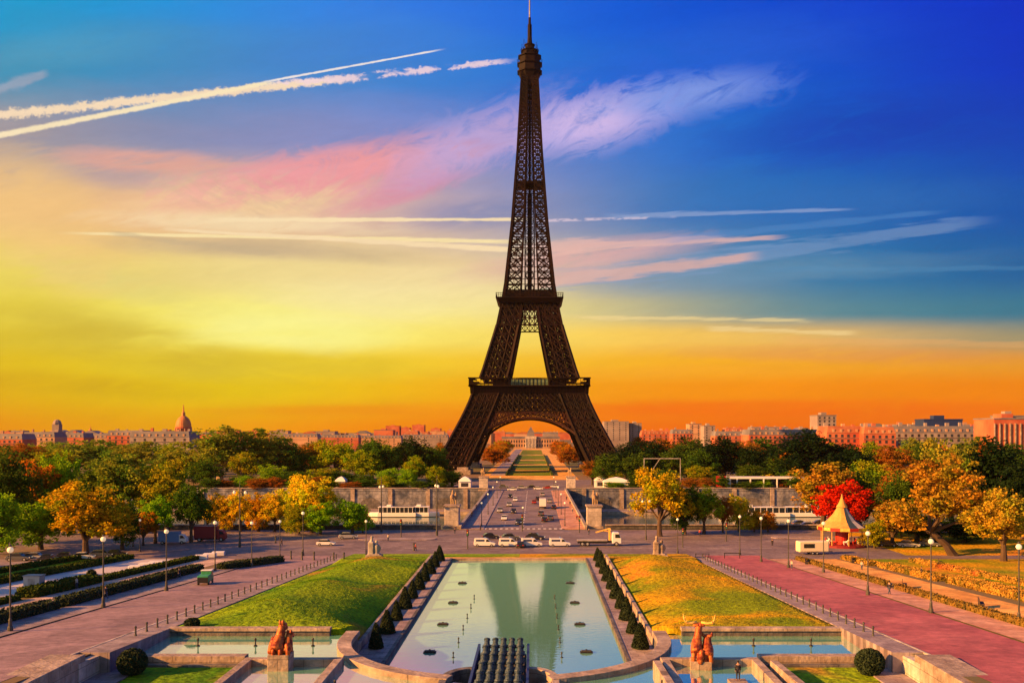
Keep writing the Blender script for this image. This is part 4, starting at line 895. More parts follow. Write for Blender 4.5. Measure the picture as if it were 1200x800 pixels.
# ================================================================== VEHICLES
def wheels(e, xs, w, r=.33, wd=.22):
    for x in xs:
        for s in (-1, 1):
            b = MB().tube([(0,-wd/2,0),(0,wd/2,0)], r, 14); o = b.build('wheel', 'tyre', e, loc=(x, s*(w/2-wd/2+.02), r))
            MB().tube([(0,-wd/2-.01,0),(0,wd/2+.01,0)], r*.55, 10).build('hub', 'silver', o)
def car(paint, L=4.3, w=1.76, kind='car', cat='car', grp=None):
    e = empty('parked_'+kind if kind in ('car',) else kind, (0,0,0), 0, '-', cat, grp); h = L/2
    if kind in ('car', 'police_car'):
        body = [(-h,.35),(-h+.02,.72),(-h+.12,.9),(-h+.75,.94),(h-1.25,.92),(h-.25,.74),(h,.6),(h,.32),(h-.45,.24),(-h+.4,.24)]
        cab = [(-h+.35,.93),(-h+.85,1.38),(-h+1.3,1.44),(.35,1.42),(h-1.2,.92)]
    elif kind == 'van':
        body = [(-h,.4),(-h,1.1),(h-1.05,1.1),(h-.2,.95),(h,.75),(h,.36),(h-.4,.26),(-h+.4,.26)]
        cab = [(-h+.05,1.1),(-h+.15,1.92),(-h+.3,1.98),(h-2.0,1.98),(h-1.75,1.88),(h-1.02,1.1)]
    b = MB().side(body, -w/2, w/2); b.build('body', paint, e, bevel=.09, smooth=False)
    wt = w/2-.14
    if kind == 'van':
        MB().side(cab, -w/2+.05, w/2-.05).build('cabin', paint, e, bevel=.08)
        MB().side([(h-2.15,1.18),(h-2.1,1.72),(h-1.72,1.72),(h-1.2,1.18)], -w/2+.035, w/2-.035).build('window', 'car_glass', e)
        MB().side([(-h+.5,1.25),(-h+.5,1.7),(h-2.5,1.7),(h-2.5,1.25)], -w/2+.038, w/2-.038).build('window', 'navy_paint', e)
        MB().box(h-2.6, h-2.3, -.55, .55, 1.99, 2.14).build('beacon', 'blue_paint', e, bevel=.03)
    else:
        MB().side(cab, -wt, wt).build('window', 'car_glass', e, bevel=.05)
        MB().side([(-h+.8,1.37),(-h+1.28,1.47),(.36,1.45),(.6,1.36),(.36,1.39),(-h+1.2,1.4)], -wt-.015, wt+.015).build('roof', paint, e)
    for s in (-1, 1):
        y0, y1 = sorted((s*(w/2-.42), s*(w/2-.12))); MB().box(h-.06, h+.02, y0, y1, .58, .72).build('headlight', 'globe', e); MB().box(-h-.02, -h+.05, y0, y1, .62, .8).build('tail_light', 'red_paint', e)
    wheels(e, (-h+.8, h-.85), w)
    return e
for n_, c_ in (('car_white', (.75,.78,.82)), ('car_silver', (.35,.37,.4)), ('car_black', (.02,.02,.025)), ('car_grey', (.10,.11,.12)), ('car_red', (.35,.03,.02))): mat(n_, c_, .25, coat=.6, spec=.5)
def tile(x, y): return (x, y, hf(x, y)+.04)
def at(px, py, dz=.04): p = P(px, py); return (p.x, p.y, p.z+dz)
cw = Proto(car('car_white', kind='car')); cb = Proto(car('car_black', kind='car')); csv = Proto(car('car_silver', kind='car')); cg = Proto(car('car_grey', kind='car')); cr = Proto(car('car_red', kind='car'))
vn = Proto(car('car_white', 5.0, 1.95, 'van', 'van', 'white vans standing in line before the bridge'))
for px, lab in ((568, 'white van with dark windows, leftmost of the line parked before the bridge'), (597, 'white van, second from left in the line before the bridge'), (623, 'white van, third from left in the line before the bridge'), (656, 'white van standing apart at the right end of the line before the bridge')):
    vn.put(at(px, 640), R(0 if px < 620 else 4), lab)
cw.put(at(382, 639), R(2), 'small white car crossing the plaza left of the bridge, nearer of two', 1.0)
csv.put(at(408, 631), R(8), 'silver-blue hatchback crossing the plaza left of the bridge, farther of two', 1.1)
cb.put(at(575, 631), R(10), 'black car just behind the leftmost white van'); cg.put(at(598, 632.5), R(10), 'dark grey car tucked behind the second white van', 1.1); cb.put(at(627, 632), R(-6), 'black car behind the third white van', (1.15,1.1,1.1))
cb.put(at(610, 641), R(90), 'black car between the second and third white vans')
# traffic on the bridge
cw.put(at(591, 609, .1), R(-90), 'white car driving towards the camera, nearest on the left lane of the bridge'); csv.put(at(597, 593, .1), R(-90), 'pale car on the bridge behind the nearest white car'); cb.put(at(598, 583, .1), R(-90), 'dark car on the far left lane of the bridge')
cb.put(at(638, 611, .1), R(90), 'black car leaving over the bridge, right lane, left of two side by side'); cg.put(at(645, 609, .1), R(90), 'dark grey car leaving over the bridge, right lane, nearest the pavement'); cg.put(at(634, 604, .1), R(90), 'grey car ahead of the pair leaving over the bridge')
csv.put(at(644, 589, .1), R(90), 'silver car beside the white delivery truck on the bridge')
for k, (px, py, q) in enumerate([(600, 575, cw), (612, 573, csv), (622, 572, cb), (631, 574, cw), (641, 573, cr), (590, 572, cg), (650, 571.6, cw)]):
    q.put((P(px, py, 0).x, P(px, py, 0).y+2, .05), R(0 if k % 2 else 180), f'distant car at the far end of the bridge, {ORD[k]} of seven in the cross street')
for k, (px, py, q) in enumerate([(22, 657, cg), (42, 656, csv), (58, 658, cb), (78, 655, cb), (98, 655, cw), (118, 653, cg), (136, 652, cb)]):
    p = P(px, py); q.put((p.x, p.y, hf(0, p.y)+.05), R(6+k*2), f'car parked under the garden trees, {ORD[k]} of seven from the left edge')
for k, (px, py, q) in enumerate([(938, 616, cg), (948, 618, csv), (962, 615, cb), (975, 617, cw), (1040, 640, cb), (1065, 641, csv), (1090, 640, cg)]):
    p = P(px, py, 0); q.put((p.x, p.y, .04), R(5-k*4), f'car parked near the carousel, {ORD[k]} of seven from the bridge side')
for k, (px, py, q, d) in enumerate([(586, 600, csv, -90), (602, 601, cb, -90), (604, 587, cw, -90), (630, 586, cb, 90), (636, 581, csv, 90), (608, 614, cg, -90), (649, 596, cb, 90), (626, 590, cr, 90)]):
    q.put(at(px, py, .1), R(d), f'small car in the bridge traffic, {"oncoming" if d < 0 else "departing"} side, {ORD[k]} of eight')
# box truck on the bridge
def truck_box():
    e = empty('delivery_truck', (0,0,0), 0, '-', 'truck'); MB().box(-3.6, 1.3, -1.15, 1.15, .75, 3.3).build('cargo_box', 'white_paint', e, bevel=.05)
    MB().side([(1.4,.5),(1.4,2.4),(2.4,2.4),(3.1,1.6),(3.2,.5)], -1.05, 1.05).build('cab', 'white_paint', e, bevel=.08); MB().side([(1.9,1.55),(1.9,2.2),(2.45,2.2),(2.95,1.55)], -1.07, 1.07).build('window', 'car_glass', e)
    MB().box(-3.5, 3.0, -.9, .9, .42, .747).build('chassis', 'dark_metal', e); wheels(e, (-2.4, 2.3), 2.2, .45, .3); return e
tb = Proto(truck_box()); tb.put(at(636, 595, .1), R(90), 'white box delivery truck driving away over the bridge')
tb2 = tb.put((P(248, 634).x, P(248, 634).y, .05), R(5), 'dark red box truck parked in front of the golden tree row', (1.1,1.1,1.15))
for c in tb2.children:
    if c.name.startswith(('cargo', 'cab')): recolour(c, 'dark_red_paint')
# flatbed truck with crane
ft = empty('flatbed_truck', at(704, 639), R(0), 'long dark flatbed truck with orange loading crane, parked right of the white vans', 'truck')
MB().box(-5.6, 1.5, -1.2, 1.2, 1.15, 1.4).build('load_bed', 'concrete', ft, bevel=.03); MB().box(-5.4, 4.2, -.5, .5, .7, 1.147).build('chassis', 'dark_metal', ft)
MB().box(-5.5, 1.4, -1.1, 1.1, .62, .95).build('side_guard', 'dark_metal', ft)
MB().side([(2.6,.6),(2.6,3.0),(3.0,3.2),(4.2,3.15),(4.75,1.9),(4.8,.6)], -1.2, 1.2).build('cab', 'white_paint', ft, bevel=.1); MB().side([(3.3,1.9),(3.3,2.8),(4.25,2.8),(4.6,1.9)], -1.215, 1.215).build('window', 'car_glass', ft)
b = MB().beam((2.05,0,1.2), (2.05,0,4.1), .45); b.beam((2.05,0,4.0), (-1.2,0,3.1), .3); b.beam((2.05,0,3.3), (.4,0,3.45), .16); b.build('crane_arm', 'gold_paint', ft)
wheels(ft, (-4.4, -3.2, 3.6), 2.4, .52, .32)
# small green three-wheeled service cart on the left road
gt = empty('service_cart', at(241, 684, .03), R(96), 'small green and black service cart standing on the left road', 'utility vehicle')
MB().side([(-1.9,.45),(-1.9,1.5),(.35,1.6),(.35,.45)], -.85, .85).build('hopper', 'green_paint', gt, bevel=.08); MB().side([(.4,.4),(.4,2.0),(1.4,2.0),(1.8,1.2),(1.9,.4)], -.8, .8).build('cab', 'green_paint', gt, bevel=.08)
MB().side([(.5,1.2),(.5,1.85),(1.38,1.85),(1.68,1.2)], -.82, .82).build('window', 'car_glass', gt); MB().box(.3, 1.5, -.86, .86, 2.003, 2.1).build('roof', 'white_paint', gt, bevel=.03); wheels(gt, (-1.3, 1.2), 1.7, .34, .2)
MB().box(-2.0, -1.9, -.8, .8, .5, 1.3).build('rear_gate', 'dark_metal', gt)
# blue market van
bv_ = empty('market_van', at(203, 637), R(4), 'light blue panel van parked in front of the round green tree', 'van')
MB().box(-3.2, 1.6, -1.1, 1.1, .5, 2.9).build('cargo_box', 'sky_paint' if 'sky_paint' in MATS else 'blue_paint', bv_, bevel=.06); MB().side([(1.62,.5),(1.62,2.3),(2.5,2.2),(3.2,1.3),(3.3,.5)], -1.05, 1.05).build('cab', 'white_paint', bv_, bevel=.08); MB().side([(1.9,1.4),(1.9,2.05),(2.5,2.05),(3.0,1.4)], -1.07, 1.07).build('window', 'car_glass', bv_); wheels(bv_, (-2.2, 2.3), 2.2, .4, .28)
# tour boats on the river
def boat():
    e = empty('tour_boat', (0,0,0), 0, '-', 'boat', 'white tour boats moored below the embankment')
    b = MB(); pts = [(-11,-2.6),(7,-2.6),(10,-1.6),(12,0),(10,1.6),(7,2.6),(-11,2.6)]; b.prism(pts, 0, 1.7); b.build('hull', 'white_paint', e, bevel=.12)
    MB().box(-9.5, 6.5, -2.1, 2.1, 1.703, 3.9).build('cabin', 'car_glass', e, bevel=.1)
    MB().box(-10, 7, -2.3, 2.3, 3.903, 4.15).build('roof', 'white_paint', e, bevel=.05)
    for k in range(9): MB().box(-9.5+k*2, -9.3+k*2, -2.16, 2.16, 1.71, 3.9).build('window_post', 'white_paint', e)
    MB().box(1, 3, -.9, .9, 4.153, 5.0).build('wheelhouse', 'white_paint', e, bevel=.06); return e
bt = Proto(boat())
for k, (px, Y, lab) in enumerate([(461, 401, 'white glazed tour boat moored at the left, behind the island lamp'), (486, 402, 'white glazed tour boat moored nearest the bridge on the left'), (885, 400, 'white glazed tour boat moored behind the golden trees on the right'), (940, 401, 'white glazed tour boat moored far right, near the red sign')]):
    bt.put(((px-HX)/F*Y, Y, -9.3), 0 if k % 2 else math.pi, lab, (.9 if k < 2 else 1.3, 1, 1))

# ================================================================== TREES
FAC = {}
def crown_mesh(name, blobs, nclump, per, size, seed, cr=.075, low=.18):
    rg = np.random.default_rng(seed); B = np.array(blobs); vol = B[:,3]**2; pick = rg.choice(len(B), nclump, p=vol/vol.sum())
    d = rg.normal(size=(nclump, 3)); d /= np.linalg.norm(d, axis=1)[:,None]; d[:,2] = np.where(rg.random(nclump) < .3, -abs(d[:,2])*.7, d[:,2])
    rad = B[pick,3]*(.62+.42*rg.random(nclump)**.6)
    c = B[pick,:3]+d*rad[:,None]; cl = np.repeat(np.arange(nclump), per); N = len(cl)
    crv = cr*(.55+.9*rg.random(nclump)); o = rg.normal(size=(N, 3)); o /= np.linalg.norm(o, axis=1)[:,None]; o *= (rg.random(N)**.45)[:,None]*crv[cl][:,None]; o[:,2] *= .75
    p = c[cl]+o; p = p[p[:,2] > low]; N = len(p)
    n = rg.normal(size=(N, 3)); n[:,2] += .5; n /= np.linalg.norm(n, axis=1)[:,None]; t = rg.normal(size=(N, 3)); u = np.cross(n, t); u /= np.linalg.norm(u, axis=1)[:,None]; v = np.cross(n, u)
    s = size*(.6+.8*rg.random(N))[:,None]; u *= s; v *= s*.8
    V = np.stack([p-u-v*.4, p+u*.1-v, p+u+v*.3, p-u*.2+v], 1).reshape(-1, 3)
    me = bpy.data.meshes.new(name); me.vertices.add(4*N); me.loops.add(4*N); me.polygons.add(N)
    me.vertices.foreach_set('co', V.ravel()); me.loops.foreach_set('vertex_index', np.arange(4*N, dtype=np.int32)); me.polygons.foreach_set('loop_start', np.arange(0, 4*N, 4, dtype=np.int32)); me.update()
    rr_ = np.quantile(np.hypot(p[:,0], p[:,1]), .97); zz_ = np.quantile(p[:,2], .995); fac = Matrix.Diagonal((.5/rr_, .5/rr_, .99/zz_, 1)); me.transform(fac); FAC[seed] = fac
    me.materials.append(MATS['leaf_green']); return me
def trunk_mesh(blobs, seed, lean=0.0, r0=.028, fork=.24):
    rnd = random.Random(seed); b = MB(); top = Vector((lean*.5, 0, fork))
    b.tube([(lean*-.3, 0, -.03), (lean*.0, .004, fork*.45), top], [r0*1.5, r0*1.05, r0*.85], 8)
    for x, y, z, r in blobs[:8]:
        t = Vector((x, y, z+r*.35)); m = top.lerp(t, .45)+Vector((rnd.uniform(-.03,.03), rnd.uniform(-.03,.03), -.03)); b.tube([top-Vector((0,0,.02)), m, t], [r0*.7, r0*.4, r0*.1], 6)
        for k in range(3):
            d = Vector((rnd.gauss(0,1), rnd.gauss(0,1), rnd.gauss(.3,.8))).normalized()*r*.85; b.tube([m, m.lerp(Vector((x,y,z))+d, .6), Vector((x,y,z))+d], [r0*.32, r0*.18, r0*.05], 5)
    me = b.mesh('trunk', 'bark'); return me
def rblobs(seed, n, rx, z0, z1, r0, r1, topw=.6):
    rnd = random.Random(seed); L = []
    for k in range(n):
        z = z0+(z1-z0)*((k+.5)/n); w = rx*(1-(1-topw)*((z-z0)/(z1-z0))**1.5); t = k*2.4+rnd.uniform(-.4,.4); q = w*(.35+.65*rnd.random()); L.append((q*math.cos(t), q*math.sin(t), z, rnd.uniform(r0, r1)))
    L.append((0,0,(z0+z1)/2,(z1-z0)*.42)); return L
VAR = {}
for nm, bl, nc, pr, sz, cr, lean in [
    ('broad', rblobs(1, 10, .30, .40, .84, .13, .19), 230, 46, .0145, .075, 0),
    ('round', rblobs(2, 8, .20, .45, .78, .18, .23, .8), 210, 50, .0145, .07, 0),
    ('tall', rblobs(3, 11, .24, .34, .88, .11, .17, .5), 230, 46, .0140, .07, 0),
    ('lobed', rblobs(4, 9, .34, .42, .86, .10, .17, .8), 190, 50, .0145, .08, 0),
    ('loose', rblobs(5, 12, .36, .36, .86, .08, .13, .7), 200, 50, .0130, .065, .25),
    ('shrubby', rblobs(6, 8, .30, .22, .76, .15, .22, .6), 220, 46, .0150, .08, 0),
    ]:
    sd_ = {'broad': 35, 'round': 36, 'tall': 28, 'lobed': 37, 'loose': 38, 'shrubby': 49}[nm]
    VAR[nm] = (crown_mesh('crown', bl, nc, pr, sz, sd_, cr, .05 if nm == 'shrubby' else .16), trunk_mesh(bl, 9, lean)); VAR[nm][1].transform(FAC[sd_])
# denser versions for dark, tight foliage
VAR['dense'] = (crown_mesh('crown', rblobs(7, 12, .26, .28, .84, .15, .21, .6), 240, 44, .014, 31, .08, .08), trunk_mesh(rblobs(7, 12, .26, .28, .84, .15, .21, .6), 3)); VAR['dense'][1].transform(FAC[31])
GOLD, YEL, OLIVE, GREEN, DARK, VDARK, RUST, ORANGE, RED, BROWN = (.70,.38,.012), (.88,.60,.02), (.40,.38,.012), (.20,.44,.015), (.060,.14,.015), (.014,.040,.014), (.46,.16,.02), (.70,.26,.015), (.60,.028,.008), (.32,.31,.03)
GOLDR, YELR = (.52,.29,.03), (.62,.38,.04)
TREES = []
def tree(px, ytop, Y, wpx, col, var, label, mat_=None, group=None, z=None, pale=False, name='tree', rz=None, asp=None):
    rnd = random.Random(int(px*7+ytop*3)); z = hf(0, Y) if z is None else z; x = (px-HX)/F*Y
    H = CAMH-z+(HY-ytop)*Y/F; Wd = wpx*Y/F*1.05
    e = empty(name, (x, Y, z-.05), R(rnd.uniform(0, 360)) if rz is None else rz, label, 'tree', group); cm, tm = VAR[var]
    c = bpy.data.objects.new('crown', cm); C.objects.link(c); c.parent = e; c.color = (*[v*rnd.uniform(.88, 1.12) for v in col], 1)
    c.material_slots[0].link = 'OBJECT'; c.material_slots[0].material = MATS[mat_ or ('leaf_turning' if col in (GOLD, YEL, GOLDR, YELR, RUST, ORANGE, RED, OLIVE, BROWN) else 'leaf_green')]
    t = bpy.data.objects.new('trunk', tm); C.objects.link(t); t.parent = e
    if pale: t.material_slots[0].link = 'OBJECT'; t.material_slots[0].material = MATS['pale_bark']
    e.scale = (Wd, Wd, H); TREES.append(e); return e
# --- left gardens, this side of the river
tree(4, 528, 222, 70, DARK, 'dense', 'dark green tree cut off by the left edge of the picture')
tree(33, 540, 256, 66, ORANGE, 'broad', 'orange-gold tree behind the dark tree at the far left edge')
tree(-8, 575, 205, 60, GREEN, 'shrubby', 'low bright green tree at the far left edge by the parked cars')
tree(48, 585, 214, 66, GREEN, 'shrubby', 'mid green low tree left of the big golden tree')
tree(100, 566, 202, 92, GOLD, 'broad', 'big golden tree with green patches standing over the parked cars at left')
tree(66, 533, 262, 60, GREEN, 'round', 'round green tree behind and left of the big golden tree', z=0)
tree(140, 530, 256, 70, BROWN, 'tall', 'tall olive-brown tree behind the big golden tree')
tree(110, 545, 255, 50, DARK, 'dense', 'dark tree between the olive-brown tree and the round green tree')
tree(143, 585, 214, 44, DARK, 'dense', 'small dark tree right of the big golden tree')
tree(196, 540, 256, 70, OLIVE, 'broad', 'gold-topped olive tree left of the round clipped green tree')
tree(182, 583, 226, 42, GREEN, 'round', 'small bright green tree before the gold-topped olive tree')
tree(224, 569, 228, 44, DARK, 'round', 'round dense green tree at the left end of the golden row')
tree(168, 600, 222, 30, ORANGE, 'lobed', 'small orange sapling between two lamp posts left of the blue van')
tree(20, 560, 240, 40, OLIVE, 'broad', 'small olive tree near the left edge under the orange tree')
# golden row by the river wall
for k, (px, yt, w, c) in enumerate([(243, 583, 32, YEL), (262, 579, 34, GOLD), (282, 576, 36, YEL), (303, 579, 34, GOLD), (322, 574, 36, YEL), (341, 570, 38, YEL)]):
    tree(px, yt, 253, w, c, 'shrubby' if k % 2 else 'broad', f'golden tree in the row along the river wall, {ORD[k]} from the round green tree', group='golden trees in a row along the river wall', z=0)
tree(366, 557, 250, 62, YEL, 'broad', 'largest golden tree ending the row along the river wall', z=0)
tree(350, 590, 246, 40, OLIVE, 'shrubby', 'olive bush-like tree at the foot of the largest golden tree', z=0)
tree(376, 588, 245, 38, GREEN, 'shrubby', 'green low tree at the foot of the largest golden tree', z=0)
tree(413, 586, 248, 40, GREEN, 'shrubby', 'green low tree nearest the grey embankment at the right end of the golden row', z=0)
tree(425, 594, 250, 22, YEL, 'shrubby', 'little yellow-green shrub-like tree at the very end of the golden row', z=0)
# --- park across the river, left of the tower
L = [(20, 520, 520, 60, RUST, 'broad', 'rust-red tree across the river near the left edge'), (90, 516, 560, 90, BROWN, 'broad', 'broad brown-green tree in the haze under the small tower on the skyline'),
 (160, 518, 540, 70, BROWN, 'broad', 'brown-green tree left of the great dome'), (60, 528, 480, 50, OLIVE, 'round', 'olive tree across the river behind the round green tree'),
 (205, 528, 500, 60, BROWN, 'lobed', 'brown tree below the great dome'), (258, 501, 490, 92, BROWN, 'broad', 'large brown-green tree with pale trunk right of the great dome'),
 (313, 503, 500, 62, BROWN, 'tall', 'tall brown-green tree right of the one with the pale trunk'), (285, 530, 470, 50, OLIVE, 'lobed', 'olive tree with pale stem before the two tall brown-green trees'),
 (345, 525, 500, 40, DARK, 'dense', 'dark tree right of the tall brown-green tree'), (370, 520, 520, 46, ORANGE, 'lobed', 'orange tree midway between the great dome and the tower'),
 (393, 516, 500, 60, OLIVE, 'broad', 'gold-tinged tree right of the midway orange tree'), (436, 515, 510, 46, DARK, 'dense', 'dark tree behind the light green bush-like tree'),
 (424, 528, 480, 46, OLIVE, 'broad', 'olive tree left of the darkest trees beside the tower'), (481, 513, 500, 46, VDARK, 'dense', 'very dark dense tree close left of the tower leg'),
 (508, 524, 520, 40, DARK, 'dense', 'dark tree touching the left tower leg'), (460, 524, 520, 34, OLIVE, 'broad', 'olive tree between the two darkest trees left of the tower'),
 (455, 549, 450, 34, GREEN, 'shrubby', 'light green low tree above the grey embankment'), (486, 534, 452, 26, OLIVE, 'tall', 'olive pointed tree above the embankment left of the tower'),
 (478, 549, 446, 28, GREEN, 'shrubby', 'green low tree second from the tower above the embankment'), (510, 546, 448, 28, OLIVE, 'shrubby', 'olive-green low tree at the foot of the left tower leg'),
 (530, 552, 455, 30, DARK, 'dense', 'dark low tree just before the left tower leg'), (345, 552, 450, 46, DARK, 'dense', 'dark low tree above the golden row'), (400, 552, 455, 44, DARK, 'dense', 'dark low tree above the grey embankment end'),
 (375, 548, 452, 40, OLIVE, 'shrubby', 'olive low tree above the largest golden tree'), (320, 545, 455, 40, GREEN, 'shrubby', 'green low tree above the middle of the golden row'), (240, 540, 460, 44, DARK, 'dense', 'dark low tree above the left end of the golden row'),
 (428, 556, 447, 26, DARK, 'dense', 'small dark tree left of the light green low tree'), (285, 556, 448, 36, DARK, 'dense', 'small dark tree behind the second golden tree'), (185, 545, 455, 50, OLIVE, 'lobed', 'olive tree across the river between dome and gardens')]
for a in L: tree(*a, z=0, pale=a[0] in (258, 285))
rnd = random.Random(77)
for s, xs in ((-1, [244+k*20.5 for k in range(14)]), (1, [724+k*21 for k in range(12)])):
    for k, px in enumerate(xs):
        tree(px+rnd.uniform(-5, 5), rnd.uniform(557, 566), rnd.uniform(427, 437), rnd.uniform(22, 32), rnd.choice([DARK, GREEN, OLIVE, DARK, RUST]), rnd.choice(['shrubby', 'dense']), f'bush on top of the far embankment, {"left" if s < 0 else "right"} side, {ORD[k]} from left', z=0, name='bush', group='bushes along the far embankment')
# --- right of the tower
L = [(712, 533, 455, 40, DARK, 'dense', 'dark green tree at the foot of the right tower leg'), (694, 540, 470, 30, RUST, 'lobed', 'rusty tree just inside the right tower leg'), (733, 520, 500, 44, VDARK, 'dense', 'very dark tree right of the tower leg'),
 (765, 517, 520, 50, VDARK, 'dense', 'very dark tree behind the thin gantry frame'), (795, 521, 500, 44, DARK, 'dense', 'dark tree right of the thin gantry frame'), (748, 530, 470, 36, DARK, 'tall', 'dark tree left of the thin gantry frame'),
 (848, 513, 500, 66, VDARK, 'dense', 'large very dark tree midway right of the tower'), (885, 524, 480, 50, VDARK, 'dense', 'very dark tree left of the tallest black-green tree'), (822, 527, 480, 40, DARK, 'dense', 'dark tree between gantry frame and large dark tree'),
 (950, 506, 450, 84, VDARK, 'dense', 'tallest black-green rounded tree in front of the orange house rows'), (998, 522, 440, 50, VDARK, 'dense', 'black-green tree right of the tallest dark tree'), (915, 535, 460, 44, DARK, 'dense', 'dark tree below left of the tallest black-green tree'),
 (820, 546, 452, 34, OLIVE, 'round', 'small olive tree under the gantry frame, over the river wall'), (840, 556, 448, 22, DARK, 'round', 'tiny dark tree right of the small olive tree'), (868, 557, 449, 22, GREEN, 'round', 'tiny green tree above the red sign'),
 (898, 556, 448, 20, YEL, 'round', 'tiny yellow tree left of the white boat shed'), (925, 552, 450, 32, GREEN, 'shrubby', 'small green tree above the white boat shed'), (960, 550, 450, 30, DARK, 'dense', 'small dark tree behind the tall gold-olive tree'),
 (780, 550, 452, 30, DARK, 'dense', 'small dark tree left of the small olive tree'), (748, 552, 450, 30, DARK, 'shrubby', 'small dark tree above the gold tree by the bridge'), (722, 554, 449, 24, OLIVE, 'shrubby', 'small olive tree right above the bridge corner'),
 (880, 545, 455, 40, DARK, 'dense', 'dark tree above the dwarf trees behind the red sign')]
for k, (px, yt, Y, w, c) in enumerate([(868, 517, 560, 34, RUST), (893, 514, 590, 36, DARK), (968, 519, 560, 36, OLIVE), (985, 523, 545, 34, RUST), (1022, 518, 560, 44, OLIVE), (1046, 522, 530, 40, RUST), (1068, 514, 570, 44, BROWN), (1092, 519, 540, 40, DARK), (1140, 512, 560, 46, BROWN), (1158, 518, 540, 40, RUST), (1186, 520, 530, 44, DARK), (780, 514, 620, 40, RUST), (810, 512, 640, 36, DARK), (750, 512, 640, 34, RUST)]):
    tree(px, yt, Y, w, c, ['broad', 'lobed', 'tall'][k % 3], f'park tree hiding the foot of the right-hand house blocks, {ORD[k]} of fourteen', z=0)
for a in L: tree(*a, z=0)
# --- right bank gardens, this side
tree(773, 549, 241, 68, GOLD, 'broad', 'golden tree standing right of the bridge corner', z=0)
tree(803, 570, 246, 34, DARK, 'shrubby', 'dark low tree between the golden and the olive-gold tree', z=0)
tree(825, 572, 247, 42, OLIVE, 'round', 'olive-green tree right of the golden tree by the bridge', z=0)
tree(847, 582, 250, 26, RUST, 'lobed', 'thin rust-tinged tree next to the olive-green tree', z=0)
for k, (px, yt, w, c) in enumerate([(866, 580, 30, YEL), (884, 597, 24, GOLD), (900, 599, 22, ORANGE)]):
    tree(px, yt, 252, w, c, 'shrubby', f'low gold sapling by the right river wall, {ORD[k]} from the olive-green tree', z=0)
tree(965, 542, 262-8, 72, GOLDR, 'tall', 'tall gold and olive tree behind the red tree', z=0)
tree(1003, 552, 256, 60, DARK, 'dense', 'dark tree behind the red tree', z=0)
tree(988, 566, 236, 64, RED, 'round', 'bright red tree behind the carousel', z=0, mat_='leaf_green')
tree(1046, 588, 222, 62, GOLDR, 'lobed', 'golden-brown tree just right of the carousel', z=0)
tree(1025, 610, 216, 30, OLIVE, 'shrubby', 'small olive tree touching the right side of the carousel', z=0)
tree(1066, 540, 250, 80, RUST, 'broad', 'rusty broad tree behind the golden-brown tree', z=0)
tree(1108, 536, 204, 112, GOLDR, 'loose', 'big golden tree with dark leaning trunk at right', z=0, rz=R(180))
tree(1176, 573, 192, 84, YELR, 'lobed', 'yellow-gold tree near the right edge')
tree(1115, 515, 262-8, 80, BROWN, 'broad', 'olive-brown tree towering behind the leaning golden tree', z=0)
tree(1165, 517, 250, 96, VDARK, 'dense', 'huge dark evergreen below the columned building', z=0)
tree(1200, 545, 235, 70, VDARK, 'dense', 'dark evergreen cut off by the right edge', z=0)
tree(1055, 555, 240, 44, DARK, 'dense', 'dark tree between carousel and leaning golden tree', z=0)
tree(1075, 600, 230, 60, DARK, 'dense', 'dark low tree under the rusty broad tree', z=0); tree(1130, 605, 228, 60, VDARK, 'dense', 'black-green low tree in the shade behind the leaning trunk', z=0)
tree(1020, 540, 340, 60, OLIVE, 'broad', 'hazy olive tree between the black-green tree and the rusty tree', z=-0)
# unseen trees added past the left edge of the view to shade the gardens
for k, (x, y, h, w) in enumerate([(-103, 128, 17, 13), (-118, 146, 18, 14), (-101, 96, 15, 12), (-128, 165, 18, 14)]):
    e = empty('tree', (x, y, hf(0, y)-.1), k, f'olive shade tree added outside the left edge of the view, {ORD[k]} of four', 'tree'); cm, tm = VAR['broad']
    c = bpy.data.objects.new('crown', cm); C.objects.link(c); c.parent = e; c.color = (*OLIVE, 1); t = bpy.data.objects.new('trunk', tm); C.objects.link(t); t.parent = e; e.scale = (w, w, h)
# --- rows under the tower and beyond, and the hazy belts of park trees behind
rnd = random.Random(11)
k = 0
for s in (-1, 1):
    for j in range(9):
        Y = 760+j*75; x = XA(s*(30+j*1.2)+rnd.uniform(-2,2)); px = HX+F*x/Y; hgt = rnd.uniform(11, 15); yt = HY+(CAMH-hgt)*F/Y
        tree(px, yt, Y, 22*F/Y, rnd.choice([ORANGE, RUST, OLIVE] if s < 0 else [ORANGE, RUST]), rnd.choice(['round', 'shrubby']), f'small tree beside the long lawn beyond the tower, {ORD[j]} on the {"left" if s < 0 else "right"}', z=0, group='trees in line beside the far lawn')
for s, rng_ in ((-1, (-30, 545)), (1, (745, 1230))):
    n = 34 if s < 0 else 30
    for j in range(n):
        px = rng_[0]+(rng_[1]-rng_[0])*(j+.5)/n+rnd.uniform(-4, 4); Y = rnd.uniform(560, 760); hgt = rnd.uniform(14, 20); yt = HY+(CAMH-hgt)*F/Y
        col = rnd.choice([BROWN, OLIVE, RUST, DARK, BROWN] if s < 0 else [RUST, DARK, BROWN, ORANGE, DARK])
        tree(px, yt, Y, rnd.uniform(17, 24)*F/Y, col, rnd.choice(['broad', 'lobed', 'dense']), f'{"hazy park tree left" if s < 0 else "reddish park tree right"} of the tower in the back row, {("number "+ORD[j]) if False else ORD[j]} from the left', z=0, group='back row of park trees behind the riverside trees')

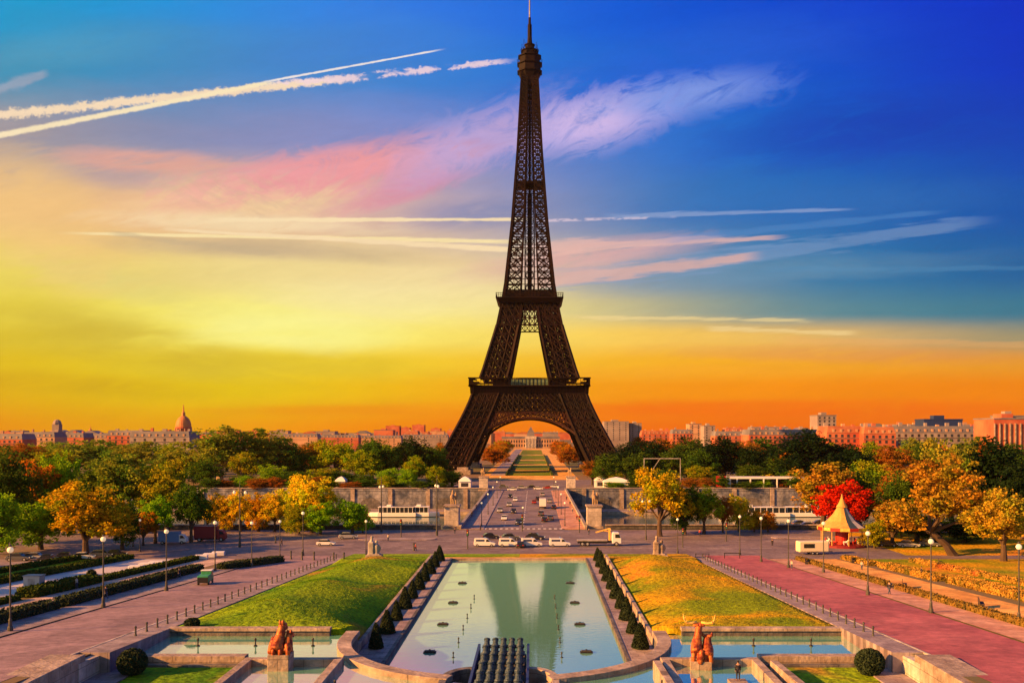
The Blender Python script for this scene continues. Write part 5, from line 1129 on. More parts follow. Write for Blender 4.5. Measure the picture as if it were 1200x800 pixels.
# ================================================================== CITY
WINM = {}
def win_mesh(w, h):
    if (w, h) not in WINM: WINM[(w, h)] = MB().box(-w/2, w/2, -.12, .1, 0, h).mesh('window', 'pane')
    return WINM[(w, h)]
def building(px0, px1, ytop, Y, depth, label, wall='wall_pale', roof='roof_zinc', style='mansard', nwin=0, fh=3.3, name='apartment_building', cat='building', group=None):
    x0, x1 = (px0-HX)/F*Y, (px1-HX)/F*Y; H = CAMH+(HY-ytop)*Y/F; cx = (x0+x1)/2; w = x1-x0
    e = empty(name, (cx, Y, 0), 0, label, cat, group); h2 = w/2
    if style == 'mansard':
        rh = min(4.5, H*.2); hw = H-rh
        MB().box(-h2, h2, 0, depth, 0, hw).build('wall', wall, e)
        b = MB().add([(-h2,-.2,hw+.003),(h2,-.2,hw+.003),(h2,depth+.2,hw+.003),(-h2,depth+.2,hw+.003),(-h2+1.2,1.4,H),(h2-1.2,1.4,H),(h2-1.2,depth-1.4,H),(-h2+1.2,depth-1.4,H)], [(0,3,2,1),(4,5,6,7),(0,1,5,4),(1,2,6,5),(2,3,7,6),(3,0,4,7)]); r = b.build('roof', roof, e)
        nc_ = max(1, int(w/8)); rq = random.Random(int(px0*3+Y))
        for q in range(nc_):
            x = -h2+w*(q+.5+rq.uniform(-.25, .25))/nc_; cw_ = rq.uniform(.6, 1.6); MB().box(x-cw_, x+cw_, depth*.4, depth*.4+1.6, H-.5, H+rq.uniform(.9, 2.6)).build('chimney', rq.choice(['wall_red', 'wall_grey', 'wall_pale']), r)
        if nwin:
            for q in range(max(2, int(w/5))):
                x = -h2+1.8+(w-3.6)*(q+.5)/max(2, int(w/5)); MB().box(x-.7, x+.7, -.1, 1.6, hw+.5, hw+2.4).build('dormer', 'wall_pale', r)
    elif style == 'gable':
        rh = H*.22; hw = H-rh; MB().box(-h2, h2, 0, depth, 0, hw).build('wall', wall, e); MB().side([(-h2-.4, hw+.003), (h2+.4, hw+.003), (h2*.2, H), (-h2*.2, H)], -.3, depth+.3).build('roof', roof, e)
    else:
        hw = H; MB().box(-h2, h2, 0, depth, 0, H).build('wall', wall, e); MB().box(-h2-.3, h2+.3, -.3, depth+.3, H+.003, H+.8).build('roof', roof, e)
        MB().box(-h2*.35, h2*.2, depth*.3, depth*.7, H+.803, H+3.4).build('roof_house', wall, e)
    if nwin:
        rows = max(1, int(min(hw-1, (hw-2))/fh)); rows = min(rows, 5 if style == 'mansard' else 9); cols = max(2, min(int(w/3.6), nwin//rows))
        me = win_mesh(round(min(1.5, w/cols*.45), 1), round(fh*.58, 1))
        for i in range(rows):
            for j in range(cols):
                o = bpy.data.objects.new('window', me); C.objects.link(o); o.parent = e; o.location = (-h2+w*(j+.5)/cols, 0, hw-(i+1)*fh+.4)
        for i in range(rows):
            if i in (0, rows-1, 3): MB().box(-h2-.15, h2+.15, -.5, -.003, hw-(i+1)*fh-.15, hw-(i+1)*fh+.1).build('cornice', 'stone', e)
    return e
# right-hand district, nearest blocks first
building(1011, 1158, 499, 640, 30, 'long grey stone block with many windows below the navy roof pavilion, right', 'wall_grey', 'roof_zinc', 'mansard', 96)
building(1083, 1128, 492, 668, 16, 'dark navy flat-roofed pavilion on top of the long grey block', 'navy_paint', 'navy_paint', 'flat', 0)
building(969, 1012, 499, 620, 24, 'bright orange-lit house block left of the long grey block', 'wall_red', 'roof_red', 'mansard', 50)
building(1012, 1050, 500, 612, 20, 'red-orange sloping block joining the long grey block at its left end', 'wall_red', 'roof_red', 'mansard', 40)
cb_ = building(1165, 1215, 491, 560, 26, 'tall red building with pale vertical columns at the right edge', 'wall_red', 'roof_zinc', 'flat', 0, name='columned_building')
for k in range(9): MB().box(-12.5+k*3.1-.3, -12.5+k*3.1+.3, -.7, -.003, 2, CAMH+(HY-494)*560/F-1).build('column', 'stone', cb_)
building(1172, 1200, 488, 575, 12, 'set-back top storey above the columned building at the right edge', 'wall_grey', 'roof_zinc', 'flat', 0)
building(958, 980, 487, 900, 25, 'grey square high-rise standing above the orange roofs at right', 'wall_grey', 'roof_zinc', 'flat', 40)
building(878, 960, 503, 760, 30, 'orange-lit row of houses left of the grey square high-rise', 'wall_red', 'roof_zinc', 'mansard', 80)
building(1050, 1085, 497, 700, 25, 'small grey block with dark roof left of the navy pavilion', 'wall_grey', 'roof_zinc', 'mansard', 30)
building(708, 737, 494, 1500, 40, 'pale hazy office slab directly right of the tower', 'wall_grey', 'roof_zinc', 'flat', 40)
building(738, 752, 496, 1520, 30, 'narrow hazy office slab right of the pale slab by the tower', 'wall_grey', 'roof_zinc', 'flat', 20)
building(808, 822, 497, 1300, 30, 'pale narrow high-rise, left of a pair on the right skyline', 'wall_pale', 'roof_zinc', 'flat', 24)
building(825, 838, 499, 1200, 25, 'dark-windowed narrow high-rise, right of a pair on the right skyline', 'wall_grey', 'roof_zinc', 'flat', 24)
for k, (a, b_, yt, Y, wl, st) in enumerate([(752, 790, 504, 1100, 'wall_red', 'mansard'), (788, 812, 503, 1000, 'wall_red', 'mansard'), (838, 880, 505, 900, 'wall_red', 'mansard'), (850, 872, 501, 1200, 'wall_pale', 'mansard'), (880, 925, 500, 1150, 'wall_grey', 'mansard'), (925, 960, 501, 1000, 'wall_pale', 'gable'),
    (980, 1012, 501, 800, 'wall_pale', 'mansard'), (1010, 1045, 496, 900, 'wall_grey', 'gable'), (1128, 1158, 497, 720, 'wall_grey', 'mansard'), (1155, 1168, 503, 680, 'wall_red', 'mansard')]):
    building(a, b_, yt, Y, 22, f'{"reddish" if wl == "wall_red" else "pale" if wl == "wall_pale" else "greyish"} roofline block on the right skyline, {ORD[k]} of ten', wl, 'roof_red' if k % 3 == 0 else 'roof_zinc', st, 30 if Y < 1150 else 12)
# left district
for k, (a, b_, yt, Y, wl, st) in enumerate([(-10, 26, 508, 760, 'wall_red', 'mansard'), (26, 64, 506, 820, 'wall_pale', 'mansard'), (55, 98, 507, 900, 'wall_red', 'mansard'), (98, 128, 508, 950, 'wall_pale', 'mansard'), (125, 168, 504, 800, 'wall_red', 'mansard'), (152, 222, 505, 700, 'wall_grey', 'mansard'),
    (330, 372, 508, 1300, 'wall_pale', 'mansard'), (372, 420, 509, 1350, 'wall_red', 'mansard'), (420, 470, 510, 1400, 'wall_pale', 'mansard'), (470, 525, 509, 1450, 'wall_grey', 'mansard')]):
    building(a, b_, yt, Y, 22, f'{"reddish" if wl == "wall_red" else "pale" if wl == "wall_pale" else "greyish"} house block on the left skyline, {ORD[k]} of ten', wl, 'roof_zinc', st, 30 if Y < 900 else 12)
for k, (a, b_, yt) in enumerate([(452, 468, 499), (470, 480, 501), (483, 497, 498), (505, 516, 502)]):
    building(a, b_, yt, 3000, 40, f'faint orange high-rise in the haze left of the tower, {ORD[k]} of four', 'wall_red', 'wall_red', 'flat', 0)
# the low sprawl that runs along the whole horizon
rnd = random.Random(5); k = 0
for j in range(74):
    px = -20+1250*(j+.5)/74+rnd.uniform(-5, 5); Y = rnd.uniform(1500, 2600); w = rnd.uniform(9, 24); yt = rnd.uniform(503.5, 508)
    if 588 < px < 660 : Y = rnd.uniform(2400, 3200); yt = 506
    building(px-w/2, px+w/2, yt, Y, 30, f'{rnd.choice(["small", "low", "blocky"])} rooftop on the hazy horizon, {ORD[j % 37]} from the {"left edge" if j < 37 else "middle"}', rnd.choice(['wall_red', 'wall_pale', 'wall_grey', 'wall_red']), rnd.choice(['roof_zinc', 'roof_red']), rnd.choice(['mansard', 'gable', 'flat']), 0, group='rooftops along the horizon')
# great dome, left skyline
def dome_church(px, ytop, wpx, Y, lab, nm='domed_church'):
    x = (px-HX)/F*Y; H = CAMH+(HY-ytop)*Y/F; r = wpx/2*Y/F; e = empty(nm, (x, Y, 0), 0, lab, 'church'); z0 = H-r*4.2
    MB().box(-r*1.5, r*1.5, -r*1.5, r*1.5, 0, z0).build('wall', 'wall_red', e)
    dr = MB().lathe([(r*.98, z0+.01), (r*.98, z0+r*.2), (r*.86, z0+r*.25), (r*.86, z0+r*1.25), (r*1.0, z0+r*1.3), (r*.95, z0+r*1.5)], 20).build('drum', 'wall_red', e)
    for k in range(12): t = k*math.pi/6; MB().lathe([(r*.09, z0+r*.25), (r*.08, z0+r*1.28)], 6, (r*.95*math.cos(t), r*.95*math.sin(t), 0)).build('column', 'wall_pale', dr)
    pr = [(r*.92*math.cos(t), z0+r*1.5+r*1.35*math.sin(t)) for t in np.linspace(0, math.pi/2*.88, 9)]; MB().lathe(pr, 20).build('dome', 'gold_dome', e, smooth=False)
    MB().lathe([(r*.25, z0+r*2.75), (r*.22, z0+r*3.2), (r*.1, z0+r*3.35), (r*.04, z0+r*4.2)], 8).build('lantern', 'gold_dome', e); return e
mat('gold_dome', (.45,.16,.06), .6, (.55,.22,.08), .3)
dome_church(215, 474, 19, 1450, 'large hazy orange dome with lantern rising above the trees at left', 'domed_church')
dome_church(106, 498, 7, 1900, 'tiny faint dome between the small stone tower and the great dome')
bt_ = empty('stone_tower', ((67-HX)/F*1100, 1100, 0), 0, 'small square hazy tower with cap on the far left skyline', 'tower'); H = CAMH+(HY-497)*1.0
MB().box(-4, 4, -4, 4, 0, H).build('shaft', 'wall_grey', bt_); MB().lathe([(5.0, H), (4.8, H+2), (3.6, H+4.4), (1.0, H+5.6)], 8).build('cap', 'wall_grey', bt_)
# school palace closing the far lawn
ms = empty('palace', ((622-HX)/F*1500, 1500, 0), 0, 'long low palace with central dome closing the lawn seen through the tower arch', 'palace')
MB().box(-46, 46, 0, 14, 0, 15).build('wall', 'wall_pale', ms); MB().box(-46.5, 46.5, -.5, 14.5, 15.003, 18.5).build('roof', 'roof_zinc', ms)
for k in range(22): 
    for z in (2, 8.5): o = bpy.data.objects.new('window', win_mesh(2.0, 4.4)); C.objects.link(o); o.parent = ms; o.location = (-43+k*4.1, 0, z)
MB().box(-9, 9, -3, 14, 0, 19).build('central_pavilion', 'pale_stone', ms); MB().lathe([(8.5, 19), (8.2, 23), (6.6, 27), (4, 29), (3.4, 29.1), (3.2, 31), (.6, 34)], 4).xf(Matrix.Rotation(R(45), 4, 'Z')).xf(Matrix.Translation((0, 5, 0))).build('dome', 'roof_zinc', ms)
for k in range(8): MB().lathe([(.7, 0), (.6, 15)], 8, (-8+k*16/7, -3.6, 0)).build('column', 'pale_stone', ms)
# long lawns beyond and under the tower
def flat(name, m, a0, a1, y0, y1, z): 
    o = MB().add([(XA(a0), y0, z), (XA(a1), y0, z), (XA(a1), y1, z), (XA(a0), y1, z)], [(0,1,2,3)]).build(name, m, fix=False); o['kind'] = 'structure'
flat('esplanade', 'sand', -28, 28, 452, 1480, .02)
flat('path', 'paving', -24, -14.6, 575, 1400, .03); flat('path', 'sand', 14.6, 24, 575, 1400, .03)
for y0, y1 in ((570, 640), (650, 745), (765, 860), (880, 1050), (1080, 1340)): flat('lawn', 'grass_far', -13.2, 13.2, y0, y1, .045)
flat('plaza', 'plaza', -60, 60, 452, 520, .032)
for s in (-1, 1):
    for k, (y0, y1) in enumerate(((570, 745), (765, 1050))):
        o = MB().box(min(XA(s*13.4), XA(s*14.4)), max(XA(s*13.4), XA(s*14.4)), y0, y1, 0, 1.4).build('hedge', 'hedge_green'); tag(o, f'thin dark hedge edging the {"left" if s < 0 else "right"} side of the {"nearer" if k == 0 else "farther"} long lawn through the tower arch', 'hedge')
# white kiosks and tents either side of the bridge head
for k, (px, w, Y, lab) in enumerate([(545, 14, 446, 'small white kiosk at the left far end of the bridge'), (722, 30, 440, 'white domed kiosk tent above the embankment right of the bridge'), (703, 12, 452, 'small white hut beside the right far bridge corner'), (400, 12, 446, 'white hut on the far bank above the golden row')]):
    x = (px-HX)/F*Y; hw = w*Y/F/2; e = empty('kiosk', (x, Y, 0), 0, lab, 'kiosk'); MB().box(-hw, hw, -3, 3, 0, 3.2).build('wall', 'white_paint', e)
    MB().lathe([(hw*1.5, 3.21), (hw*1.3, 4.0), (hw*.7, 5.0), (.1, 5.6)], 4).xf(Matrix.Diagonal((1, 3.3/max(hw, .1), 1, 1)) @ Matrix.Rotation(R(45), 4, 'Z')).build('canopy', 'white_paint', e); MB().box(-hw*.6, hw*.6, -3.06, -3.003, .8, 2.6).build('window', 'pane', e)
# gantry frame in the trees on the right
gf = empty('gantry_frame', ((776-HX)/F*440, 440, 0), 0, 'thin pale gantry frame standing before the dark trees right of the tower', 'frame'); z1 = CAMH+(HY-537)*.4
for x in (-8.5, 8.5): MB().beam((x, 0, 0), (x, 0, z1), .3).build('post', 'concrete', gf)
MB().beam((-8.65, 0, z1), (8.65, 0, z1), .35).build('beam', 'concrete', gf); MB().beam((-5, 0, z1-6), (-1, 0, z1), .25).build('brace', 'concrete', gf)
# long white colonnade building on the right bank beyond the river
wb = empty('boat_shed', ((918-HX)/F*430, 430, 0), 0, 'long low white colonnaded boat shed across the river at right', 'building')
MB().box(-28, 34, 0, 8, 5.2, 6.0).build('roof', 'white_paint', wb); MB().box(-28, 34, 5, 8, 0, 5.19).build('wall', 'dark_stone', wb)
for k in range(11): MB().box(-27.5+k*6.1, -27+k*6.1, 0, .6, 0, 5.19).build('column', 'white_paint', wb)
ts = empty('red_sign', ((845-HX)/F*428, 428, 0), 0, 'bright red sign panel with white pillar beside the boat shed', 'sign')
MB().box(-2.2, 2.2, 0, .4, 1.5, 6.6).build('panel', 'red_paint', ts, bevel=.04); MB().box(2.8, 4.4, -.2, .8, 0, 6.2).build('pillar', 'white_paint', ts); MB().box(-1.8, -1.4, .45, .7, 0, 6).build('post', 'dark_metal', ts)

# ================================================================== STREET FURNITURE
def lamp(H=9.0, twin=False):
    e = empty('street_lamp', (0,0,0), 0, '-', 'street lamp', 'globe street lamps along the roads')
    MB().lathe([(.30,0),(.28,.5),(.20,.65),(.17,1.2),(.19,1.25),(.10,1.5),(.075,H-.9),(.12,H-.85),(.10,H-.6),(.16,H-.55)], 10).build('post', 'post_metal', e)
    MB().ball((0,0,H-.2), .33, 14, 9).build('globe', 'globe', e, smooth=True); MB().lathe([(.2,H+.2),(.12,H+.3),(.03,H+.42)], 10).build('finial', 'post_metal', e)
    return e
lp = Proto(lamp())
def lampat(px, py, label, sc=1.0):
    p = P(px, py); lp.put((p.x, p.y, p.z), 0, label, sc, 'globe street lamps along the roads')
lampat(12, 740, 'tall globe street lamp nearest the lower left corner, before the dark hedge')
lampat(121, 712, 'globe street lamp at the gap between the two dark hedges on the left')
lampat(195, 692, 'globe street lamp in front of the long dark hedge, left of the green cart')
lampat(252, 669, 'globe street lamp just right of the green cart')
lampat(295, 664, 'globe street lamp beside the short hedge near the plaza, left side', .95)
lampat(328, 655, 'slim globe lamp right of the short hedge at the mouth of the left road', .9)
lampat(355, 651, 'globe lamp on the corner of the left road and the plaza', 1.05)
lampat(429, 651, 'globe lamp left of the grey stone figure group', .85)
lampat(156, 640, 'dark lamp post with lit globe left of the blue van', .9); lampat(164, 646, 'second dark lamp post close to the one left of the blue van', .8)
lampat(794, 648, 'short globe lamp at the plaza edge right of the golden stone figure group', .85)
lampat(867, 650, 'globe lamp standing behind the low sapling at the mouth of the right road', .95)
lampat(892, 658, 'globe lamp at the left corner of the sandy path on the right', 1.0)
lampat(924, 665, 'globe lamp near the white trailer by the carousel, right side', 1.0)
lampat(965, 671, 'globe lamp between the trailer and the carousel', 1.0)
lampat(1017, 697, 'globe lamp standing before the carousel canopy')
lampat(1091, 718, 'globe lamp before the trunk of the leaning golden tree')
lampat(1194, 732, 'globe lamp nearest the right edge of the picture')
def mast():
    e = empty('mast_lamp', (0,0,0), 0, '-', 'street lamp', 'tall dark street masts on the plaza')
    MB().lathe([(.32,0),(.30,1.2),(.2,1.4),(.12,12.5),(.06,15.5)], 8).build('post', 'post_metal', e)
    for s in (-1, 1): MB().tube([(0,0,12.6),(s*.8,0,13.2),(s*1.5,0,13.0)], .07, 6).build('arm', 'post_metal', e); MB().ball((s*1.55,0,12.75), (.32,.32,.38)).build('lantern', 'globe', e)
    return e
mp_ = Proto(mast())
for px, py, sc, lab in [(281, 641, 1.0, 'tall twin-armed mast rising in front of the golden tree row'), (447, 623, .95, 'tall dark mast before the grey embankment, left of the island'), (512, 628, 1.0, 'dark mast standing on the traffic island left of the bridge'),
    (757, 632, .75, 'dark mast by the trunk of the golden tree right of the bridge'), (1046, 690, .0, '')]:
    if sc: p = P(px, py); mp_.put((p.x, p.y, .15 if px == 512 else 0), .2*px, lab, sc, 'tall dark street masts on the plaza')
# small lamps on the bridge parapets
def blamp():
    e = empty('bridge_lamp', (0,0,0), 0, '-', 'street lamp', 'slender lamps along the bridge pavements')
    MB().lathe([(.2,0),(.12,.8),(.06,6.0),(.1,6.2)], 8).build('post', 'post_metal', e); MB().ball((0,0,6.5), .3).build('globe', 'globe', e); return e
bl = Proto(blamp())
for s, nm in ((-1, 'left'), (1, 'right')):
    for k in range(5): bl.put((XA(s*11.8), 266+k*37, .17), 0, f'slender lamp on the {nm} pavement of the bridge, {ORD[k]} from the near end')
bl.put((XA(0), 259.6, .03), 0, 'slender lamp on the centre line at the bridge mouth', .9)
# traffic signals
def signal():
    e = empty('traffic_light', (0,0,0), 0, '-', 'traffic light', 'traffic lights round the plaza')
    MB().lathe([(.14,0),(.1,.3),(.07,3.4)], 8).build('post', 'post_metal', e); MB().box(-.2,.2,-.35,-.08,2.3,3.5).build('signal_head', 'dark_metal', e, bevel=.03)
    for k in range(3): MB().ball((0,-.37,2.55+k*.36), (.12,.05,.12), 8, 6).build('lens', ('green_paint','gold_paint','red_paint')[k], e)
    return e
sg = Proto(signal())
for px, py, lab in [(548, 643, 'traffic light at the pool end, left of the white vans'), (612, 622, 'traffic light at the bridge mouth by the centre lamp'), (776+24, 641, 'traffic light behind the golden stone figure group'), (470, 629, 'traffic light at the left tip of the traffic island'), (851, 634, 'traffic light by the low saplings on the right plaza'), (679, 624, 'traffic light at the right pavement of the bridge mouth')]:
    sg.put(at(px, py), 0, lab, 1.3)
# bollards
def bollard():
    e = empty('bollard', (0,0,0), 0, 'short dark bollard in the long row between lawn and road', 'bollard', 'bollards between the lawns and the roads'); MB().lathe([(.15,0),(.13,.1),(.1,.2),(.09,.8),(.13,.85),(.12,.98),(.04,1.05)], 10).build('post', 'post_metal', e); return e
bo = Proto(bollard())
for s, nm in ((-1, 'left'), (1, 'right')):
    for k in range(36): y = 97.5+k*2.82; bo.put((XA(s*38.3), y, hf(0, y)+.12), 0, f'dark bollard, {ORD[k]} from the near end of the row beside the {nm} lawn')
for k, (px, py) in enumerate([(341, 655), (354, 656), (368, 656), (391, 657), (403, 657), (323, 636), (485, 645)]): bo.put(at(px, py), 0, f'dark bollard standing across the mouth of the left road, {ORD[k]} of seven', 1.7)
# low barriers at the mouth of the right road
def barrier():
    e = empty('road_barrier', (0,0,0), 0, '-', 'barrier'); b = MB()
    for x in (-1.4, 1.4): MB().beam((x,0,0), (x,0,.95), .12).build('post', 'dark_metal', e)
    MB().beam((-1.5,0,.95), (1.5,0,.95), .12).build('rail', 'dark_metal', e); return e
bb = Proto(barrier()); bb.put(at(823, 654), 0, 'low dark barrier at the mouth of the right road, left of two'); bb.put(at(858, 654), 0, 'low dark barrier at the mouth of the right road, right of two', 1.15)
# railing along the near quay wall
for s, x0, x1, nm in ((-1, -200, BL-7, 'left'), (1, BR+7, 200, 'right')):
    e = empty('quay_railing', ((x0+x1)/2, 257.2, 0), 0, f'dark green metal railing along the river side of the plaza, {nm} of the bridge', 'railing'); c = (x0+x1)/2; b = MB()
    b.beam((x0-c,0,1.15), (x1-c,0,1.15), .1); b.beam((x0-c,0,.25), (x1-c,0,.25), .08); b.build('rail', 'green_dark', e) if 'green_dark' in MATS else b.build('rail', 'post_metal', e)
    b = MB(); [b.beam((x-c,0,.0), (x-c,0,1.2), .07) for x in np.arange(x0, x1, .9)]; b.build('slats', 'post_metal', e)

# hedges as boxes skinned with leaves
def hedge(pts, w, h, label, mat_='hedge_green', seed=1, dens=26, q=.10, dz=0):
    rnd = random.Random(seed); P0 = Vector(pts[0]); e = empty('hedge', (P0.x, P0.y, hf(0, P0.y)+dz), 0, label, 'hedge'); core = MB(); lf = MB(); ends = 1
    rel = [(x-P0.x, y-P0.y) for x, y in pts]; z0 = [hf(0, y)-hf(0, P0.y)-.1 for x, y in pts]; z1 = [z+.1+h*.93 for z in z0]; core.wallpath(rel, w*.92, z0, z1).build('inner_foliage', mat_, e)
    for (xa, ya), (xb, yb) in zip(pts, pts[1:]):
        L_ = math.hypot(xb-xa, yb-ya); nx_, ny_ = -(yb-ya)/L_, (xb-xa)/L_
        for i in range(int(L_*(w+2*h)*dens)):
            t = rnd.random() if rnd.random() > 3.0/L_ else rnd.choice((-.25/L_, 1+.25/L_))
            x, y = xa+(xb-xa)*t, ya+(yb-ya)*t; zb = hf(0, y)-hf(0, P0.y); f = rnd.random()*(w+2*h)
            if f < w: off, zz = f-w/2, (h if 0 <= t <= 1 else h*rnd.random())
            elif f < w+h: off, zz = (-w/2 if 0 <= t <= 1 else rnd.uniform(-w/2, w/2)), f-w
            else: off, zz = (w/2 if 0 <= t <= 1 else rnd.uniform(-w/2, w/2)), f-w-h
            cc = Vector((x-P0.x+nx_*off, y-P0.y+ny_*off, zb+zz))+Vector((rnd.gauss(0,.06), rnd.gauss(0,.06), rnd.gauss(0,.06))); d = Vector((rnd.gauss(0,1), rnd.gauss(0,1), rnd.gauss(0,1))).normalized(); p = d.orthogonal().normalized()*q; k = d.cross(p).normalized()*q*.8
            lf.add([cc-p-k, cc+p-k, cc+p+k, cc-p+k], [(0,1,2,3)])
    lf.build('foliage', mat_, e, fix=False); return e
hedge([(XA(-57.8), 86), (XA(-57.8), 118.5)], 2.0, 1.25, 'dark clipped hedge in the lower left corner behind the first lamp', 'cone_green', 1, 18, .12)
hedge([(XA(-57.8), 121), (XA(-57.8), 170)], 2.0, 1.25, 'long dark clipped hedge running left of the green cart', 'cone_green', 2, 18, .12)
hedge([(XA(-54.5), 173), (XA(-48.5), 190)], 2.2, 1.2, 'short rounded hedge on the pavement wedge near the plaza', 'cone_green', 3, 18, .12)
for k, (a, y0, y1, h, w, lab) in enumerate([(-67.6, 96, 128, .7, 1.4, 'low green border left of the sandy path, nearest stretch'), (-67.6, 131, 150, 1.3, 3.0, 'thick green shrub border left of the sandy path, middle stretch'), (-67.6, 153, 196, .8, 1.6, 'low green border left of the sandy path, farthest stretch'),
    (-82, 120, 197, 1.0, 2.2, 'green hedge between the pale terrace and the back lawn at left'), (-92, 140, 197, .9, 1.6, 'farther green hedge before the parked cars at left')]):
    hedge([(XA(a), y0), (XA(a), y1)], w, h, lab, 'hedge_green', 10+k, 14, .14)
for a0, a1, m, y0 in ((-81, -68.6, 'pale_terrace', 96), (-91, -83.3, 'grass', 125), (-110, -93, 'paving', 130)):
    if m == 'pale_terrace':
        mt = mat('pale_terrace', (.55,.54,.58), .8, (.68,.66,.68), .3); b_ = mt.node_tree.nodes['Principled BSDF']
        t = mt.node_tree; wv = t.nodes.new('ShaderNodeTexWave'); wv.inputs['Scale'].default_value = .35; wv.bands_direction = 'Y'; g_ = t.nodes.new('ShaderNodeNewGeometry'); t.links.new(g_.outputs['Position'], wv.inputs['Vector'])
        r_ = t.nodes.new('ShaderNodeValToRGB'); r_.color_ramp.elements[0].color = (.42,.42,.46,1); r_.color_ramp.elements[1].color = (.66,.63,.64,1); r_.color_ramp.elements[0].position = .3; t.links.new(wv.outputs[0], r_.inputs[0]); t.links.new(r_.outputs[0], b_.inputs['Base Color'])
    sheet('terrace' if m != 'grass' else 'lawn', m, XA(a0), XA(a1), y0, 197, .028)
# planted strips on the right
hedge([(XA(57.6), 96), (XA(57.6), 141)], 1.0, .8, 'thin brown-green clipped hedge along the right pavement, near stretch', 'hedge_dry', 21, 20, .1) if 'hedge_dry' in MATS else None
grass_mat('hedge_dry', (.10,.085,.02), (.22,.14,.03), (.2,.08,.03), .8); grass_mat('bed_gold', (.13,.12,.02), (.50,.28,.05), (.45,.08,.05), .45)
hedge([(XA(57.6), 96), (XA(57.6), 141)], 1.0, .85, 'thin brown-green clipped hedge along the right pavement, near stretch', 'hedge_dry', 21, 20, .1)
hedge([(XA(57.6), 145), (XA(57.6), 194)], 1.0, .85, 'thin brown-green clipped hedge along the right pavement, far stretch', 'hedge_dry', 22, 20, .1)
for k, (a, y0, y1, h, w, lab) in enumerate([(70.5, 112, 150, 1.1, 3.2, 'thick golden flower border beyond the sandy path, nearest the right edge'), (69.5, 153, 178, .9, 2.6, 'golden flower border beyond the sandy path, middle stretch'), (68.5, 181, 197, .8, 2.2, 'small golden flower border near the carousel'), (80, 120, 190, .7, 2.0, 'pale yellow border between the two sandy lawns at right')]):
    hedge([(XA(a), y0), (XA(a), y1)], w, h, lab, 'bed_gold', 30+k, 26, .11)
sheet('sandy_lawn', 'grass_sunlit', XA(72), XA(120), 90, 197, .02); sheet('sandy_lawn', 'grass_sunlit', XA(84), XA(160), 204, 250, .03)
# benches and white market stalls' boxes
def bench():
    e = empty('park_bench', (0,0,0), 0, '-', 'bench', 'benches in the right-hand garden'); MB().box(-.95,.95,-.25,.25,.42,.48).build('seat', 'bark', e); MB().box(-.95,.95,.2,.26,.55,.95).build('backrest', 'bark', e)
    for x in (-.8,.8): MB().box(x-.05,x+.05,-.22,.24,0,.417).build('leg', 'dark_metal', e)
    return e
bn_ = Proto(bench())
for k, (px, py) in enumerate([(1000, 659), (1102, 662), (1060, 689), (946, 661), (1150, 712)]): p = P(px, py); bn_.put((p.x, p.y, p.z+.04), 1.2, 'dark park bench '+['in front of the carousel','before the leaning golden tree','on the sandy path near the seated walker','beside the white trailer','close to the right edge of the picture'][k], 1.3)
tr_ = empty('white_trailer', at(953, 649, .03), R(6), 'cream coloured flat trailer with rounded front parked left of the carousel', 'trailer')
MB().box(-3.6, 3.2, -1.2, 1.2, .55, 2.9).build('body', 'cream', tr_, bevel=.25); MB().box(-2.6, -.2, -1.24, -1.203, 1.5, 2.4).build('window', 'car_glass', tr_); wheels(tr_, (-.6, .4), 2.3, .36, .24); MB().beam((3.2,0,.6), (4.4,0,.5), .12).build('tow_bar', 'dark_metal', tr_)
# pavement kiosk at the left
kp = P(40, 692); ks = empty('grey_cabinet', (kp.x, kp.y, kp.z+.03), 0, 'grey metal cabinet on the pale terrace near the left edge', 'cabinet'); MB().box(-1.2,1.2,-.8,.8,0,2.2).build('body', 'silver', ks, bevel=.05); MB().box(-1.3,1.3,-.9,.9,2.203,2.35).build('roof', 'concrete', ks); MB().box(-.5,.5,-.83,-.803,.2,1.9).build('door', 'concrete', ks)
kp = P(107, 682); leafball('cone_bush', (kp.x, kp.y, kp.z), .8, 700, 'cone_green', 'small dark bush beside the sandy path at left', 'shrub', 1.3, 8)
for k, (px, py) in enumerate([(160, 668), (172, 665), (183, 663), (236, 655), (246, 653), (256, 651)]):
    kp = P(px, py); e = empty('market_table', (kp.x, kp.y, kp.z), R(10), f'white covered table in the left garden borders, {ORD[k]} from the left', 'table'); MB().box(-1.3,1.3,-.8,.8,.1,.95).build('tablecloth', 'white_paint', e, bevel=.08); MB().box(-1.2,1.2,-.7,.7,0,.097).build('base', 'dark_metal', e)
